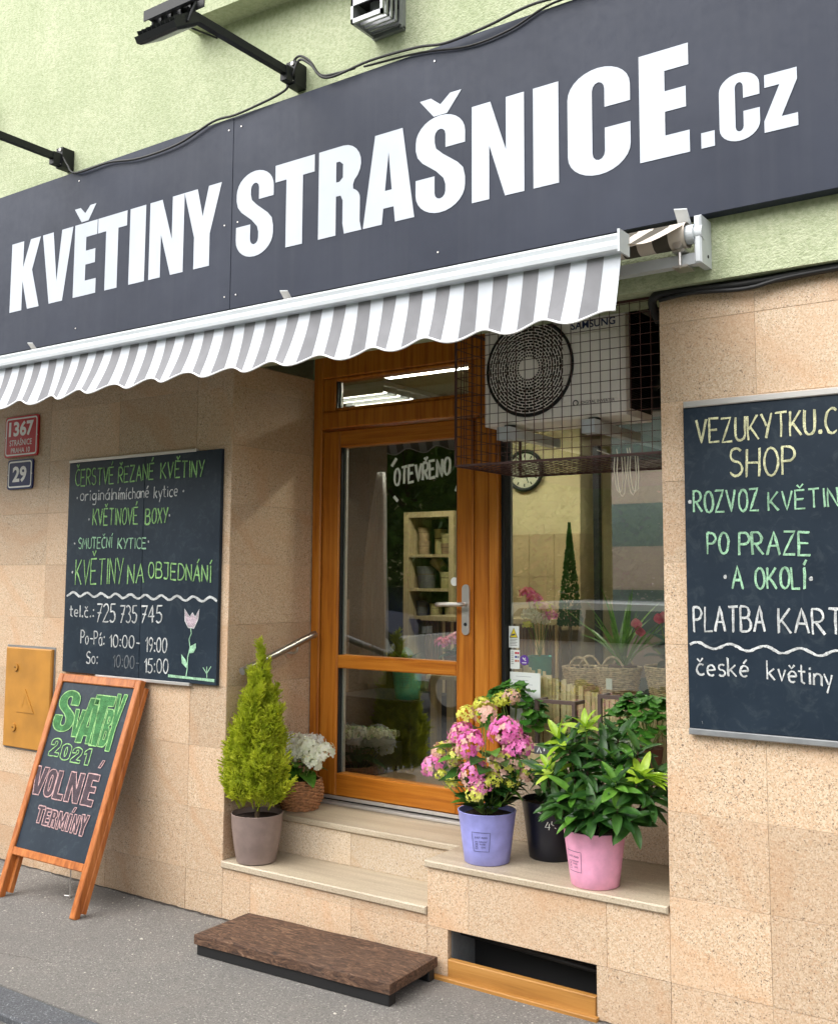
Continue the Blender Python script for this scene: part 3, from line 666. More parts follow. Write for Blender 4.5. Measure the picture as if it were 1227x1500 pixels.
m_ = MB()
for k in range(7): ribbon(m_, [(-2.457, 1.255-.009*k), (-2.443, 1.255-.009*k)], .002, .6527)
m_.build('payment_print', GPRINT, win)
MB().cyl((-2.388, .6535, 1.220), .0235, 'y', .0006, 28).build('purple_sticker', mat('purple_print', (.12, .04, .33), .5), win)
m_ = MB(); ribbon(m_, [(-2.396, 1.231), (-2.380, 1.218)], .006, .6528); ribbon(m_, [(-2.381, 1.231), (-2.392, 1.222)], .004, .6528); ribbon(m_, [(-2.399, 1.208), (-2.377, 1.208)], .004, .6528)
m_.build('purple_sticker_mark', PAPER, win)
sticker('paper_notice', -2.464, -2.305, .93, 1.164, PAPER)
m_ = MB()
for k, (a, b) in enumerate(((.2, .7), (.1, .6), (.15, .75), (.2, .62), (.12, .7), (.2, .55), (.1, .7), (.2, .6))):
    ribbon(m_, [(-2.464+.16*a, 1.145-.018*k), (-2.464+.16*b, 1.145-.018*k)], .0025, .6528)
m_.build('notice_print', mat('pale_print', (.45, .48, .5), .7), win)

# ---- interior shell
MB().box(-6.2, -.2, .68, 4.6, .35, .445).build('shop_floor', FLR, bld)
MB().box(-6.2, -.2, .76, 4.6, 3.02, 3.1).build('shop_ceiling', CEIL, bld)
iw = MB()
MB().box(-6.2, -3.62, 4.4, 4.5, .445, 3.02).box(-6.3, -6.2, .7, 4.5, .445, 3.02).build('interior_wall', mat('shade_toned_olive', (.045, .05, .028), .9), bld)  # dim room and tree reflection put into this wall's dark colour
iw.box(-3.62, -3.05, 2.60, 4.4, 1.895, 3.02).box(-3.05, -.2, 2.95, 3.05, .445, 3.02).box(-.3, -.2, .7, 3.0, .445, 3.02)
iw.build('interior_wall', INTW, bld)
for i in range(3):
    for j in range(5):
        MB().bev(-3.62+.19*i+.0015, -3.62+.19*(i+1)-.0015, 2.592, 2.60, .445+.29*j+.0015, .445+.29*(j+1)-.0015, .002).build('wainscot_tile', INTT, bld)
MB().box(-3.62, -3.05, 2.60, 4.4, .445, 1.895).build('interior_wall', INTT, bld)
MB().box(-6.2, -3.66, .72, .76, .445, 3.02).build('interior_front_wall', INTW, bld)
MB().box(-1.42, -.2, .72, .76, .445, 3.02).build('interior_front_wall', INTW, bld)

# ================================================================ SHOP SIGN
sign = thing('shop_sign', 'long anthracite fascia sign with white lettering KVĚTINY STRAŠNICE.cz', 'sign', (0, -.12, 2.9))
YS = -.12
for x0, x1 in ((-6.05, -3.568), (-3.568, 1.2),):
    MB().bev(x0+.001, x1-.001, YS+R.uniform(0, .0015), YG-.002, 2.885, 3.852, .0015).build('sign_panel', SIGN, sign)
zb, zt = 3.126, 3.536
word = [('K', -5.372, -5.098), ('V', -5.078, -4.802), ('E', -4.785, -4.591), ('T', -4.585, -4.345), ('I', -4.320, -4.196), ('N', -4.163, -3.905), ('Y', -3.905, -3.640),
        ('S', -3.535, -3.292), ('T', -3.282, -3.039), ('R', -3.013, -2.768), ('A', -2.749, -2.483), ('S', -2.471, -2.222), ('N', -2.189, -1.944), ('I', -1.903, -1.791), ('C', -1.752, -1.493), ('E', -1.457, -1.267)]
for ch, a, b in word: poster(ch, a, b, zb, zt, YS-.0008, LETTER, sign)
poster('.', -1.225, -1.176, zb, zb+.057, YS-.0008, LETTER, sign)
poster('c', -1.158, -1.016, zb, 3.365, YS-.0008, LETTER, sign); poster('z', -1.002, -.889, zb+.003, 3.335, YS-.0008, LETTER, sign)
poster('v', -2.451, -2.240, zt+.008, zt+.092, YS-.0008, LETTER, sign, 'caron'); poster('v', -4.794, -4.608, zt+.010, zt+.094, YS-.0008, LETTER, sign, 'caron')
for x in (-4.75, -3.60, -3.53, -2.36):
    for z in (2.95, 3.31, 3.79):
        MB().cyl((x+R.uniform(-.02, .02), YS-.001, z), .004, 'y', -.002, 8).build('rivet', ALU, sign)
# cable along the top of the sign
def cable(name, label, pts, r, mt=BLACK, group=None):
    out = []
    for i in range(len(pts)-1):
        a = Vector(pts[i]); b = Vector(pts[i+1]); p = Vector(pts[i-1]) if i else a-(b-a); q = Vector(pts[i+2]) if i+2 < len(pts) else b+(b-a)
        for k in range(6):
            t = k/6; out.append(.5*((2*a)+(b-p)*t+(2*p-5*a+4*b-q)*t*t+(3*a-p-3*b+q)*t*t*t))
    out.append(Vector(pts[-1])); o = MB().tube(out, r, 7).build(name, mt, None, True); tag(o, label, 'cable', group); return o
yc = -.135
cable('sign_cable', 'black cable drooping along the left half of the sign top edge, from bracket to bracket',
      [(-4.93, -.13, 3.99), (-4.86, yc, 3.90), (-4.78, yc, 3.835), (-4.5, yc, 3.83), (-4.25, yc, 3.795), (-3.95, yc, 3.80), (-3.7, yc, 3.855), (-3.55, yc, 3.85), (-3.4, yc, 3.86), (-3.27, yc, 3.875), (-3.20, yc, 3.90), (-3.185, yc, 3.985), (-3.14, yc, 4.03), (-3.07, yc, 3.99), (-3.0, yc, 3.90), (-2.9, yc, 3.88), (-2.8, yc, 3.875)], .006)
cable('sign_cable', 'black cable running on along the sign top edge, right of the upper floodlight bracket',
      [(-3.16, -.15, 3.93), (-3.12, -.15, 4.0), (-3.05, -.15, 3.96), (-2.95, -.15, 3.865), (-2.7, -.15, 3.875), (-2.45, -.15, 3.86), (-2.3, -.15, 3.835), (-2.1, -.15, 3.845), (-1.9, -.15, 3.87), (-1.7, -.15, 3.86), (-1.3, -.15, 3.86), (-.9, -.15, 3.85)], .006)
cable('sign_cable', 'second thinner black cable looping below the sign top edge at the upper right',
      [(-2.75, -.13, 3.87), (-2.45, -.13, 3.845), (-2.2, -.13, 3.80), (-2.0, -.13, 3.81), (-1.8, -.13, 3.86), (-1.5, -.13, 3.85), (-1.0, -.13, 3.86)], .005)
cable('cable_bundle', 'thick black cable bundle tucked under the green render above the right granite pier',
      [(-1.47, .07, 2.57), (-1.475, .03, 2.61), (-1.46, -.012, 2.638), (-1.40, -.018, 2.650), (-1.1, -.018, 2.640), (-.8, -.02, 2.650), (-.2, -.02, 2.652)], .017)
cable('cable_bundle', 'thinner black cable lying on the bundle under the green render',
      [(-1.43, -.03, 2.625), (-1.3, -.035, 2.632), (-1.1, -.035, 2.618), (-.9, -.035, 2.638), (-.2, -.035, 2.645)], .008)

# ================================================================ FLOODLIGHTS
def flood(x, label):
    t = thing('floodlight', label, 'floodlight', (x, -.12, 3.95), 'floodlights on arms above the sign')
    MB().box(x-.028, x+.028, -.14, YG-.001, 3.90, 4.015).box(x-.02, x+.02, -.19, -.141, 3.905, 3.975).build('wall_bracket', BMET, t)
    for dz in (-.04, .045): MB().cyl((x+.012, -.141, 3.955+dz), .009, 'y', -.006, 8).build('bolt', STEEL, t)
    MB().box(x-.016, x+.016, -.80, -.15, 3.935, 3.972).build('arm', BMET, t)
    b = MB()   # perforated cross bar
    b.box(x-.20, x+.10, -.842, -.804, 3.968, 3.975).box(x-.20, x+.10, -.848, -.842, 3.95, 3.995)
    for k in range(5): b.box(x-.20+.06*k, x-.185+.06*k, -.804, -.785, 3.95, 3.99)
    b.box(x-.20, x+.10, -.785, -.78, 3.95, 3.99).build('cross_bar', BMET, t)
    MB().tube([(x-.155, -.825, 3.95), (x-.155, -.865, 3.85)], .005, 6).tube([(x+.095, -.825, 3.95), (x+.095, -.865, 3.85)], .005, 6).build('yoke', BMET, t)
    h = MB().bev(-.12, .12, -.018, .018, -.075, .075, .01)
    for k in range(9): h.box(-.11+.0275*k, -.105+.0275*k, .018, .036, -.06, .06)
    h.xf(Matrix.Translation((x-.03, -.86, 3.85)) @ Matrix.Rotation(math.radians(122), 4, 'X')); hd = h.build('lamp_head', BMET, t)
    MB().box(-.10, .10, -.020, -.0185, -.055, .055).xf(Matrix.Translation((x-.03, -.86, 3.85)) @ Matrix.Rotation(math.radians(122), 4, 'X')).build('lamp_glass', GREYM, hd)
    MB().tube([(x-.03, -.84, 3.88), (x-.012, -.80, 3.90), (x-.012, -.6, 3.928)], .004, 6).build('lead', BLACK, t, True)
    return t
flood(-3.18, 'black floodlight on a long wall arm, its whole head in view')
flood(-4.93, 'black floodlight arm at far left, its head outside the picture')
# vent box on the wall
vb = thing('vent_box', 'grey metal flue box with open slats on the green wall above the sign', 'vent', (-2.67, -.06, 4.02))
v0, v1, vy = -2.745, -2.572, -.235
MB().box(v0, v1, vy, vy+.008, 4.10, 4.35).build('front_plate', GREYM, vb)
s_ = MB(); s_.box(v0, v0+.012, vy, YG-.001, 4.02, 4.35).box(v0, v1, YG-.012, YG-.001, 4.02, 4.35).box(v1-.012, v1, vy, vy+.02, 4.02, 4.35).box(v1-.012, v1, YG-.03, YG-.012, 4.02, 4.35).box(v0, v1, vy, vy+.012, 4.02, 4.04).box(v0, v1, YG-.02, YG-.001, 4.016, 4.03)
MB().box(v0+.013, v1-.013, vy+.013, YG-.014, 4.12, 4.35).build('dark_inside', DARK, vb); s_.build('box_frame', GREYM, vb)
for k in range(5): MB().box(v0+.014, v1-.014, vy+.02+.03*k, vy+.028+.03*k, 4.03, 4.045).build('slat', GREYM, vb)
for k in range(4): MB().box(v1-.008, v1-.002, vy+.03+.034*k, vy+.044+.034*k, 4.03, 4.35).build('slat', GREYM, vb)
MB().cyl((v0+.085, -.15, 4.07), .035, 'z', .25).build('flue_pipe', GREYM, vb)

# ================================================================ AWNING
aw = thing('awning', 'retracted striped awning with a white front bar and scalloped grey and white valance', 'awning', (-3.3, -.12, 2.8))
AX0, AX1 = -6.3, -1.322; AY = -.60
fb = MB()
prof = [(-.635, 2.640), (-.628, 2.634), (-.598, 2.634), (-.575, 2.642), (-.565, 2.662), (-.570, 2.690), (-.585, 2.700), (-.612, 2.700), (-.622, 2.690), (-.618, 2.676), (-.628, 2.668), (-.637, 2.655)]
n = len(prof)
fb.add([(AX0, y, z) for y, z in prof]+[(AX1, y, z) for y, z in prof], [tuple(range(n)), tuple(range(2*n-1, n-1, -1))]+[(i, (i+1) % n, (i+1) % n+n, i+n) for i in range(n)])
fb.build('front_bar', WMET, aw)
MB().box(AX1+.0005, AX1+.008, -.640, -.562, 2.630, 2.704).build('bar_end_cap', WMET, aw)
# valance: alternate stripes, scalloped hem, gentle billow
va = MB(); P_ = .1185; nper = int((AX1-AX0)/P_)+1; NZ = 8
def val(x, t):      # t 0 top .. 1 hem
    hem = 2.432+.0165*math.cos(2*math.pi*(x+1.472)/(2*P_))*-1 + .004*math.sin(x*3.1)
    z = 2.636+(hem-2.636)*t
    w = .013*math.sin(2*math.pi*x/(2*P_)+.6*math.sin(x*2.3))+.010*math.sin(2*math.pi*x/.61+1)
    y = -.602-.045*t**1.5*(1+.5*math.sin(x*1.3))+w*t**1.3
    return (x-.012*t+.006*t*math.sin(x*5.3), y, z)
NS = 5
for k in range(nper*2):
    xa = AX1-.004-k*P_/2; xb = xa-P_/2; va.mi = 0 if k % 2 == 0 else 1
    if k == 0: va.mi = 0
    vs = [val(xa+(xb-xa)*i/NS, j/NZ) for j in range(NZ+1) for i in range(NS+1)]
    fs = [(j*(NS+1)+i, j*(NS+1)+i+1, (j+1)*(NS+1)+i+1, (j+1)*(NS+1)+i) for j in range(NZ) for i in range(NS)]
    va.add(vs, fs)
va.build('valance', [STRW, STRG], aw, True)
hm = MB(); hm.tube([Vector(val(AX1-.004-i*P_/8, 1.0)) for i in range(int((AX1-AX0)/P_*8))], .0042, 5).build('hem_piping', TRIMW, aw, True)
# canvas between roller and bar
cv = MB(); rb = (-.155, 2.872)
for k in range(nper*2):
    xa = -1.275-k*P_/2; xb = xa-P_/2; cv.mi = k % 2
    vs = []; K = 8
    for i in range(K+1):
        t = i/K; y = -.15+t*(-.43); z = 2.858+(2.668-2.858)*t-.022*math.sin(math.pi*t)+.006*math.sin(k*.9+t*5)*t*(1-t)*4
        dx = -.035*t
        vs += [(xa+dx, y, z), (xb+dx, y, z)]
    cv.add(vs, [(2*i, 2*i+1, 2*i+3, 2*i+2) for i in range(K)])
cv.build('canvas', [STRC, STRD], aw)
ro = MB()
for k in range(nper*2):
    xa = -1.272-k*P_/2; ro.mi = k % 2; ro.tube([(xa, -.145, 2.812), (xa-P_/2, -.145, 2.812)], .046, 20, False)
ro.build('roller', [STRC, STRD], aw, True)
MB().cyl((-1.275, -.145, 2.812), .034, 'x', .03).cyl((-1.245, -.145, 2.812), .026, 'x', .03).build('roller_end', WMET, aw)
MB().bev(-1.2445, -1.218, -.165, YG-.001, 2.700, 2.872, .006).build('end_bracket', WMET, aw); MB().cyl((-1.2175, -.10, 2.735), .006, 'x', .002, 10).build('bracket_bolt', BMET, aw)
MB().box(AX0, -1.245, -.135, -.095, 2.708, 2.748).build('torsion_bar', WMET, aw)
MB().tube([(-1.30, -.155, 2.765), (-1.30, -.155, 2.692)], .006, 8).cyl((-1.30, -.150, 2.775), .016, 'y', -.03, 14).box(-1.325, -1.28, -.165, -.09, 2.752, 2.760).box(-1.325, -1.27, -.165, -.09, 2.694, 2.702).build('arm_clamp', STEEL, aw)
for x in (-1.29, -3.174, -5.09):
    MB().add([(x-.024, -.168, 2.905), (x+.024, -.168, 2.898), (x+.024, -.125, 2.855), (x-.024, -.125, 2.86), (x-.024, -.168, 2.909), (x+.024, -.168, 2.902), (x+.024, -.125, 2.859), (x-.024, -.125, 2.864)], [(0, 1, 2, 3), (7, 6, 5, 4), (0, 4, 5, 1), (1, 5, 6, 2), (2, 6, 7, 3), (3, 7, 4, 0)]).build('mounting_tab', WMET, aw)
for x in (-1.7, -3.9): MB().tube([(x, -.12, 2.725), (x-.45, -.36, 2.70), (x-.05, -.58, 2.67)], .015, 8).build('folding_arm', WMET, aw)

# ================================================================ AIR CONDITIONER
ac = thing('air_conditioner', 'cream outdoor air conditioner unit with a round fan grille inside the wire cage', 'air conditioner', (-2.0, .20, 2.25))
a0, a1, ay, az0, az1 = -2.33, -1.672, .20, 2.252, 2.730
MB().bev(a0, a1, ay, ay+.27, az0, az1, .014).build('casing', CASE, ac)
MB().bev(a1-.275, a1-.025, ay-.006, ay+.002, az0+.065, az1-.125, .006).build('service_panel', CASE, ac)
gf = MB(); gc = (-2.100, 2.484); 
MB().cyl((gc[0], ay-.001, gc[1]), .203, 'y', -.004, 48).build('fan_opening', DARK, ac)
g_ = MB()
for k in range(13):
    rr = .046+.0122*k; g_.tube([(gc[0]+rr*math.cos(2*math.pi*i/40), ay-.012, gc[1]+rr*math.sin(2*math.pi*i/40)) for i in range(41)], .0022, 4, False)
for k in range(60):
    a = 2*math.pi*k/60
    for q in range(6):
        ra = .046+.0244*q+(.0122 if k % 2 else 0); g_.tube([(gc[0]+ra*math.cos(a), ay-.011, gc[1]+ra*math.sin(a)), (gc[0]+(ra+.0122)*math.cos(a+.02), ay-.011, gc[1]+(ra+.0122)*math.sin(a+.02))], .0018, 4, False)
fg = g_.build('fan_grille', CASE, ac, True)
g_ = MB(); g_.tube([(gc[0]+.203*math.cos(2*math.pi*i/48), ay-.008, gc[1]+.203*math.sin(2*math.pi*i/48)) for i in range(49)], .007, 6, False); g_.build('grille_rim', BMET, ac, True)
MB().cyl((gc[0], ay-.010, gc[1]), .044, 'y', -.006, 28).build('grille_hub', CASE, ac)
m_ = MB(); flat_text(m_, 'SAMSUNG', -1.905, -1.708, 2.622, 2.654, ay-.0015, .02); m_.build('maker_lettering', NAVYP, ac)
m_ = MB(); flat_text(m_, 'DIGITAL INVERTER', -1.858, -1.712, 2.308, 2.320, ay-.0075, .01); ribbon(m_, arc(-1.885, 2.314, .011, .011, -60, 240, 12), .005, ay-.0075); m_.build('inverter_print', GPRINT, ac)
fn = MB()
for k in range(40): fn.box(a1+.0005, a1+.004, ay+.06, ay+.25, az0+.05+.0095*k, az0+.053+.0095*k)
fn.build('side_fins', BMET, ac)
MB().box(a1+.0005, a1+.002, ay+.05, ay+.265, az0+.03, az1-.03).build('side_coil', DARK, ac)
for x in (-2.215, -1.82):
    MB().box(x-.022, x+.022, ay-.015, .655, az0-.052, az0-.014).box(x-.03, x+.03, ay-.03, ay+.03, az0-.068, az0-.012).build('support_rail', WMET, ac)
    MB().cyl((x, ay+.03, az0-.013), .025, 'z', .013, 12).build('rubber_foot', BLACK, ac)
    pass
MB().tube([(a1+.02, .45, 2.40), (a1+.07, .42, 2.42), (a1+.10, .45, 2.52), (a1+.12, .5, 2.7), (a1+.12, .55, 2.86)], .022, 10).build('refrigerant_pipe', BLACK, ac, True)
m_ = MB()
for k in range(60): 
    z = 2.36+.0075*k; x = a1+.105+.01*math.sin(k*.7)
    m_.box(x+R.uniform(-.02, .02), x+R.uniform(.0, .026), .42, .422, z, z+R.uniform(.001, .004))
m_.build('pipe_tape_scraps', GREYM, ac)
# ================================================================ WIRE CAGE
cg = thing('wire_cage', 'brown welded wire cage boxed around the air conditioner in the recess', 'cage', (-1.9, .02, 2.06))
c0, c1, cy0, cy1, cz0, cz1 = -2.358, XR-.008, .022, .575, 2.066, 2.655
st_ = .0415
def wires(name, segs, r=.0017):
    mb = MB()
    for a, b in segs: mb.tube([a, b], r, 4, False)
    mb.build(name, RUST, cg)
nx = int((c1-c0)/st_); nz = int((cz1-cz0)/st_); ny = int((cy1-cy0)/st_)
wires('front_mesh', [((c0+st_*i, cy0, cz0), (c0+st_*i, cy0, cz1)) for i in range(nx+1)]+[((c0, cy0+.003, cz0+st_*j), (c1, cy0+.003, cz0+st_*j)) for j in range(nz+1)])
wires('side_mesh', [((c0, cy0+st_*i, cz0), (c0, cy0+st_*i, cz1)) for i in range(ny+1)]+[((c0, cy0, cz0+st_*j), (c0, cy1, cz0+st_*j)) for j in range(nz+1)])
wires('bottom_mesh', [((c0+st_*i, cy0, cz0), (c0+st_*i, cy1, cz0)) for i in range(nx+1)]+[((c0, cy0+st_*j, cz0), (c1, cy0+st_*j, cz0)) for j in range(ny+1)], .0021)
wires('edge_frame', [((c0, cy0, cz0), (c0, cy0, cz1)), ((c0, cy0, cz0), (c1, cy0, cz0)), ((c0, cy0, cz0), (c0, cy1, cz0)), ((c0, cy1, cz0), (c0, cy1, cz1)), ((c0, cy1, cz0), (c1, cy1, cz0)), ((c0, cy0, cz1), (c0, cy1, cz1)), ((c0, cy0, cz1), (c1, cy0, cz1))], .006)
cb_ = mat('cream_cord', (.6, .56, .45), .7)
for k, (x, l) in enumerate(((-1.66, .14), (-1.648, .155), (-1.605, .15), (-1.595, .14))):
    o = MB().tube([(x-.07*(k == 0), .06, cz0+.03), (x, .07, cz0+.002), (x-.006, .075, cz0-l*.35), (x-.003, .08, cz0-l*.7), (x+.004, .08, cz0-l*.92), (x+.014, .08, cz0-l*1.0), (x+.024, .08, cz0-l*.9), (x+.026, .085, cz0-l*.5), (x+.020, .09, cz0)], .0022, 6).build('cord_loop', cb_, None, True)
    tag(o, ['thin cream cord looped through the cage floor, with a loose end to the left', 'cream cord loop hanging from the cage beside the loose-ended one', 'third cream cord loop hanging from the cage, left strand of the right pair', 'last cream cord loop under the cage, nearest the granite pier'][k], 'cord')

# ================================================================ HOUSE NUMBER PLATES, GAS CABINET
def plate(name, label, x0, x1, z0, z1, m, rot=0):
    t = thing(name, label, 'house number', ((x0+x1)/2, -.004, z0))
    hx, hz = (x1-x0)/2, (z1-z0)/2; cx, cz = (x0+x1)/2, (z0+z1)/2; r = .018
    pl = []
    for sx, sz, a in ((1, 1, 0), (-1, 1, 90), (-1, -1, 180), (1, -1, 270)):
        pl += arc(cx+sx*(hx-r), cz+sz*(hz-r), r, r, a, a+90, 4)
    MB().prism(pl, -.011, -.002).build('enamel_plate', m, t)
    ins = [(cx+(x-cx)*(hx-.014)/hx, cz+(z-cz)*(hz-.014)/hz) for x, z in pl]
    mb = MB(); ribbon(mb, ins, .009, -.0125, None, 0, True); mb.build('border', ENAM, t)
    for sx in (-1, 1): MB().cyl((cx+sx*(hx-.008), -.011, cz), .004, 'y', -.003, 8).build('screw', STEEL, t)
    return t
pr_ = plate('house_number_plate', 'red enamel house number plate reading 1367 on the granite wall', -5.527, -5.206, 2.290, 2.532, RED)
m_ = MB(); flat_text(m_, '1367', -5.490, -5.250, 2.412, 2.503, -.0125, .035); m_.build('number', ENAM, pr_)
m_ = MB(); flat_text(m_, 'STRAŠNICE', -5.478, -5.262, 2.358, 2.402, -.0125, .008); flat_text(m_, 'PRAHA 10', -5.462, -5.278, 2.315, 2.345, -.0125, .01); m_.build('district_lettering', ENAM, pr_)
pb_ = plate('house_number_plate', 'small dark blue enamel plate reading 29 below the red one', -5.487, -5.243, 2.100, 2.275, BLUE)
m_ = MB(); flat_text(m_, '29', -5.435, -5.300, 2.140, 2.235, -.0125, .035); m_.build('number', ENAM, pb_)
gb = thing('gas_cabinet', 'ochre metal meter cabinet door set in the wall behind the easel board', 'cabinet', (-5.2, -.01, .63))
MB().bev(-5.408, -4.986, -.022, .0, .632, 1.190, .006).build('cabinet_door', YEL, gb)
MB().box(-5.42, -4.975, -.004, .001, .622, 1.202).build('cabinet_frame', GREYM, gb)
for z in (1.080, .745):
    lk = MB().cyl((-5.305, -.022, z), .022, 'y', -.008, 20).build('lock', YEL, gb); MB().box(-5.312, -5.298, -.0315, -.030, z-.002, z+.002).build('key_slot', BMET, lk)
m_ = MB(); tp = [(-5.283, .832), (-5.124, .832), (-5.2035, .962)]
m_.prism([(x-.006*(x < -5.2), z) for x, z in tp], -.026, -.022); m_.build('embossed_triangle', YEL, gb)
m_ = MB(); ribbon(m_, [(-5.235, .858), (-5.2035, .930), (-5.172, .858)], .008, -.0275); ribbon(m_, [(-5.222, .885), (-5.185, .885)], .007, -.0275); m_.build('embossed_mark', YEL, gb)

# ================================================================ CHALKBOARDS ON THE WALL
lb = thing('wall_chalkboard', 'large left chalkboard listing ČERSTVÉ ŘEZANÉ KVĚTINY, phone number and opening hours', 'chalkboard', (-4.29, 0, 1.08))
MB().bev(-4.888, -4.262, -.022, -.002, 1.078, 2.222, .002).build('board_panel', BOARD, lb); MB().bev(-4.260, -3.70, -.0215, -.002, 1.075, 2.226, .002).build('board_panel', BOARD, lb)
MB().bev(-4.889, -3.878, -.027, -.003, 2.2225, 2.238, .002).build('top_rail', ALU, lb); MB().bev(-4.60, -3.882, -.027, -.003, 1.062, 1.0775, .002).build('bottom_rail', ALU, lb)
YB = -.0235
LL = [('ČERSTVÉ',-4.831,2.092,-4.506,2.092,0.089,0),('ŘEZANÉ',-4.468,2.090,-4.190,2.099,0.083,0),('KVĚTINY',-4.134,2.099,-3.819,2.094,0.083,0),
('originální',-4.784,2.009,-4.450,2.003,0.062,1),('míchané',-4.447,2.003,-4.223,2.005,0.060,1),('kytice',-4.181,2.000,-4.005,2.004,0.060,1),('.',-4.816,2.022,-4.803,2.022,0.07,1),('.',-3.966,2.024,-3.954,2.023,0.07,1),
('.',-4.706,1.901,-4.693,1.901,0.07,1),('KVĚTINOVÉ',-4.668,1.872,-4.302,1.868,0.087,0),('BOXY',-4.241,1.867,-4.074,1.871,0.078,0),('.',-4.066,1.905,-4.055,1.905,0.07,1),
('.',-4.821,1.769,-4.808,1.768,0.07,1),('SMUTEČNÍ',-4.783,1.746,-4.505,1.748,0.057,2),('KYTICE',-4.454,1.742,-4.230,1.740,0.055,2),('.',-4.219,1.771,-4.208,1.771,0.07,1),
('.',-4.833,1.612,-4.820,1.612,0.08,1),('KVĚTINY',-4.799,1.549,-4.406,1.561,0.135,0),('NA',-4.366,1.558,-4.242,1.567,0.098,0),('OBJEDNÁNÍ',-4.208,1.591,-3.752,1.571,0.080,0),
('tel.č.:',-4.834,1.376,-4.632,1.378,0.062,1),('725',-4.610,1.356,-4.456,1.360,0.094,1),('735',-4.417,1.356,-4.286,1.360,0.087,1),('745',-4.253,1.359,-4.095,1.365,0.085,1),
('Po-Pá:',-4.733,1.235,-4.538,1.232,0.070,1),('10:00-',-4.497,1.228,-4.258,1.228,0.063,1),('19:00',-4.214,1.214,-4.053,1.216,0.072,1),('So:',-4.680,1.135,-4.587,1.131,0.062,1),
('10:00-',-4.464,1.124,-4.258,1.127,0.063,3),('15:00',-4.218,1.110,-4.038,1.118,0.069,1)]
for s_, x0, z0, x1, z1, h, k in LL: chalk_line(s_, x0, z0, x1, z1, h, (CG, CW, CM, CF)[k], lb, YB, .0075 if h > .07 else .006)
def wave(x0, x1, z, amp, per, par, w=.010, ph=0):
    m_ = MB(); P = []
    for rep in range(2):
        P = [(x0+(x1-x0)*i/90, z+(-.012)*(i/90)+amp*math.sin(2*math.pi*(x0+(x1-x0)*i/90)/per+ph+rep*.3)+R.uniform(-.001, .001)) for i in range(91)]
        ribbon(m_, P, w, YB-.0008*rep, None, .3)
    m_.build('chalk_wave_line', CW, par)
wave(-4.868, -3.705, 1.499, .011, .118, lb)
tm = MB(); ribbon(tm, [(-3.929, 1.437), (-3.925, 1.38), (-3.90, 1.346), (-3.86, 1.345), (-3.832, 1.39), (-3.825, 1.439), (-3.852, 1.40), (-3.872, 1.42), (-3.893, 1.40)], .005, YB-.001, None, .2, True)
tm.build('chalk_drawing', CW, lb)
vs, fs = curve_mesh([[(-3.929, 1.437), (-3.925, 1.38), (-3.90, 1.346), (-3.86, 1.345), (-3.832, 1.39), (-3.825, 1.439), (-3.852, 1.40), (-3.872, 1.42), (-3.893, 1.40)]], 0)
MB().add([(v.x, YB, v.y) for v in vs], fs).build('chalk_drawing', chalk_mat('pale_pink_chalk', (.62, .50, .56), .52), lb)
tm = MB(); ribbon(tm, [(-3.884, 1.343), (-3.878, 1.32), (-3.893, 1.29), (-3.885, 1.25), (-3.90, 1.20), (-3.90, 1.15), (-3.908, 1.108)], .006, YB, None, .2)
ribbon(tm, [(-4.037, 1.104), (-3.85, 1.101), (-3.71, 1.099)], .012, YB, None, .3); ribbon(tm, [(-3.762, 1.108), (-3.764, 1.163)], .005, YB); ribbon(tm, [(-3.764, 1.13), (-3.79, 1.158)], .005, YB-.0004); ribbon(tm, [(-3.764, 1.13), (-3.735, 1.165)], .005, YB-.0004)
tm.build('chalk_drawing', CM, lb)
for q in ([(-3.888, 1.222), (-3.885, 1.255), (-3.845, 1.272), (-3.842, 1.25), (-3.86, 1.225)], [(-3.905, 1.148), (-3.94, 1.17), (-3.945, 1.215), (-3.915, 1.19), (-3.902, 1.17)]):
    vs, fs = curve_mesh([q], 0); MB().add([(v.x, YB-.0003, v.y) for v in vs], fs).build('chalk_drawing', CM, lb)
rb_ = thing('wall_chalkboard', 'right chalkboard cut by the picture edge, advertising VEZUKYTKU, ROZVOZ KVĚTIN and PLATBA KARTOU', 'chalkboard', (-.75, 0, 1.07))
MB().bev(-1.350, -.70, -.022, -.002, 1.078, 2.214, .002).build('board_panel', BOARD, rb_); MB().bev(-.698, -.15, -.022, -.002, 1.078, 2.214, .002).build('board_panel', BOARD, rb_)
MB().bev(-1.347, -.15, -.030, -.003, 2.2145, 2.238, .003).build('top_rail', ALU, rb_); MB().bev(-1.350, -.15, -.030, -.003, 1.056, 1.0775, .003).build('bottom_rail', GREYM, rb_)
LR = [('VEZUKYTKU.C',-1.301,2.082,-0.824,2.086,0.084,4),('Z',-.800,2.084,-.765,2.086,.084,4),('SHOP',-1.183,1.956,-0.962,1.953,0.097,4),('.',-1.337,1.871,-1.330,1.871,0.08,1),('ROZVOZ',-1.316,1.835,-1.086,1.836,0.075,2),('KVĚTIN',-1.053,1.834,-0.826,1.840,0.063,2),
('PO',-1.270,1.688,-1.195,1.688,0.074,2),('PRAZE',-1.158,1.685,-0.919,1.681,0.077,2),('.',-1.215,1.604,-1.208,1.604,0.08,1),('A',-1.185,1.568,-1.148,1.568,0.077,2),('OKOLÍ',-1.106,1.568,-0.941,1.570,0.071,2),('.',-0.926,1.597,-0.919,1.597,0.08,1),
('PLATBA',-1.325,1.416,-1.077,1.424,0.085,1),('KARTOU',-1.030,1.421,-0.722,1.419,0.082,1),('české',-1.319,1.263,-1.138,1.265,0.062,1),('květiny',-1.073,1.262,-0.862,1.250,0.062,1)]
for s_, x0, z0, x1, z1, h, k in LR: chalk_line(s_, x0, z0, x1, z1, h, (CG, CW, CM, CF, CYL)[k], rb_, YB, .0075 if h > .065 else .006)
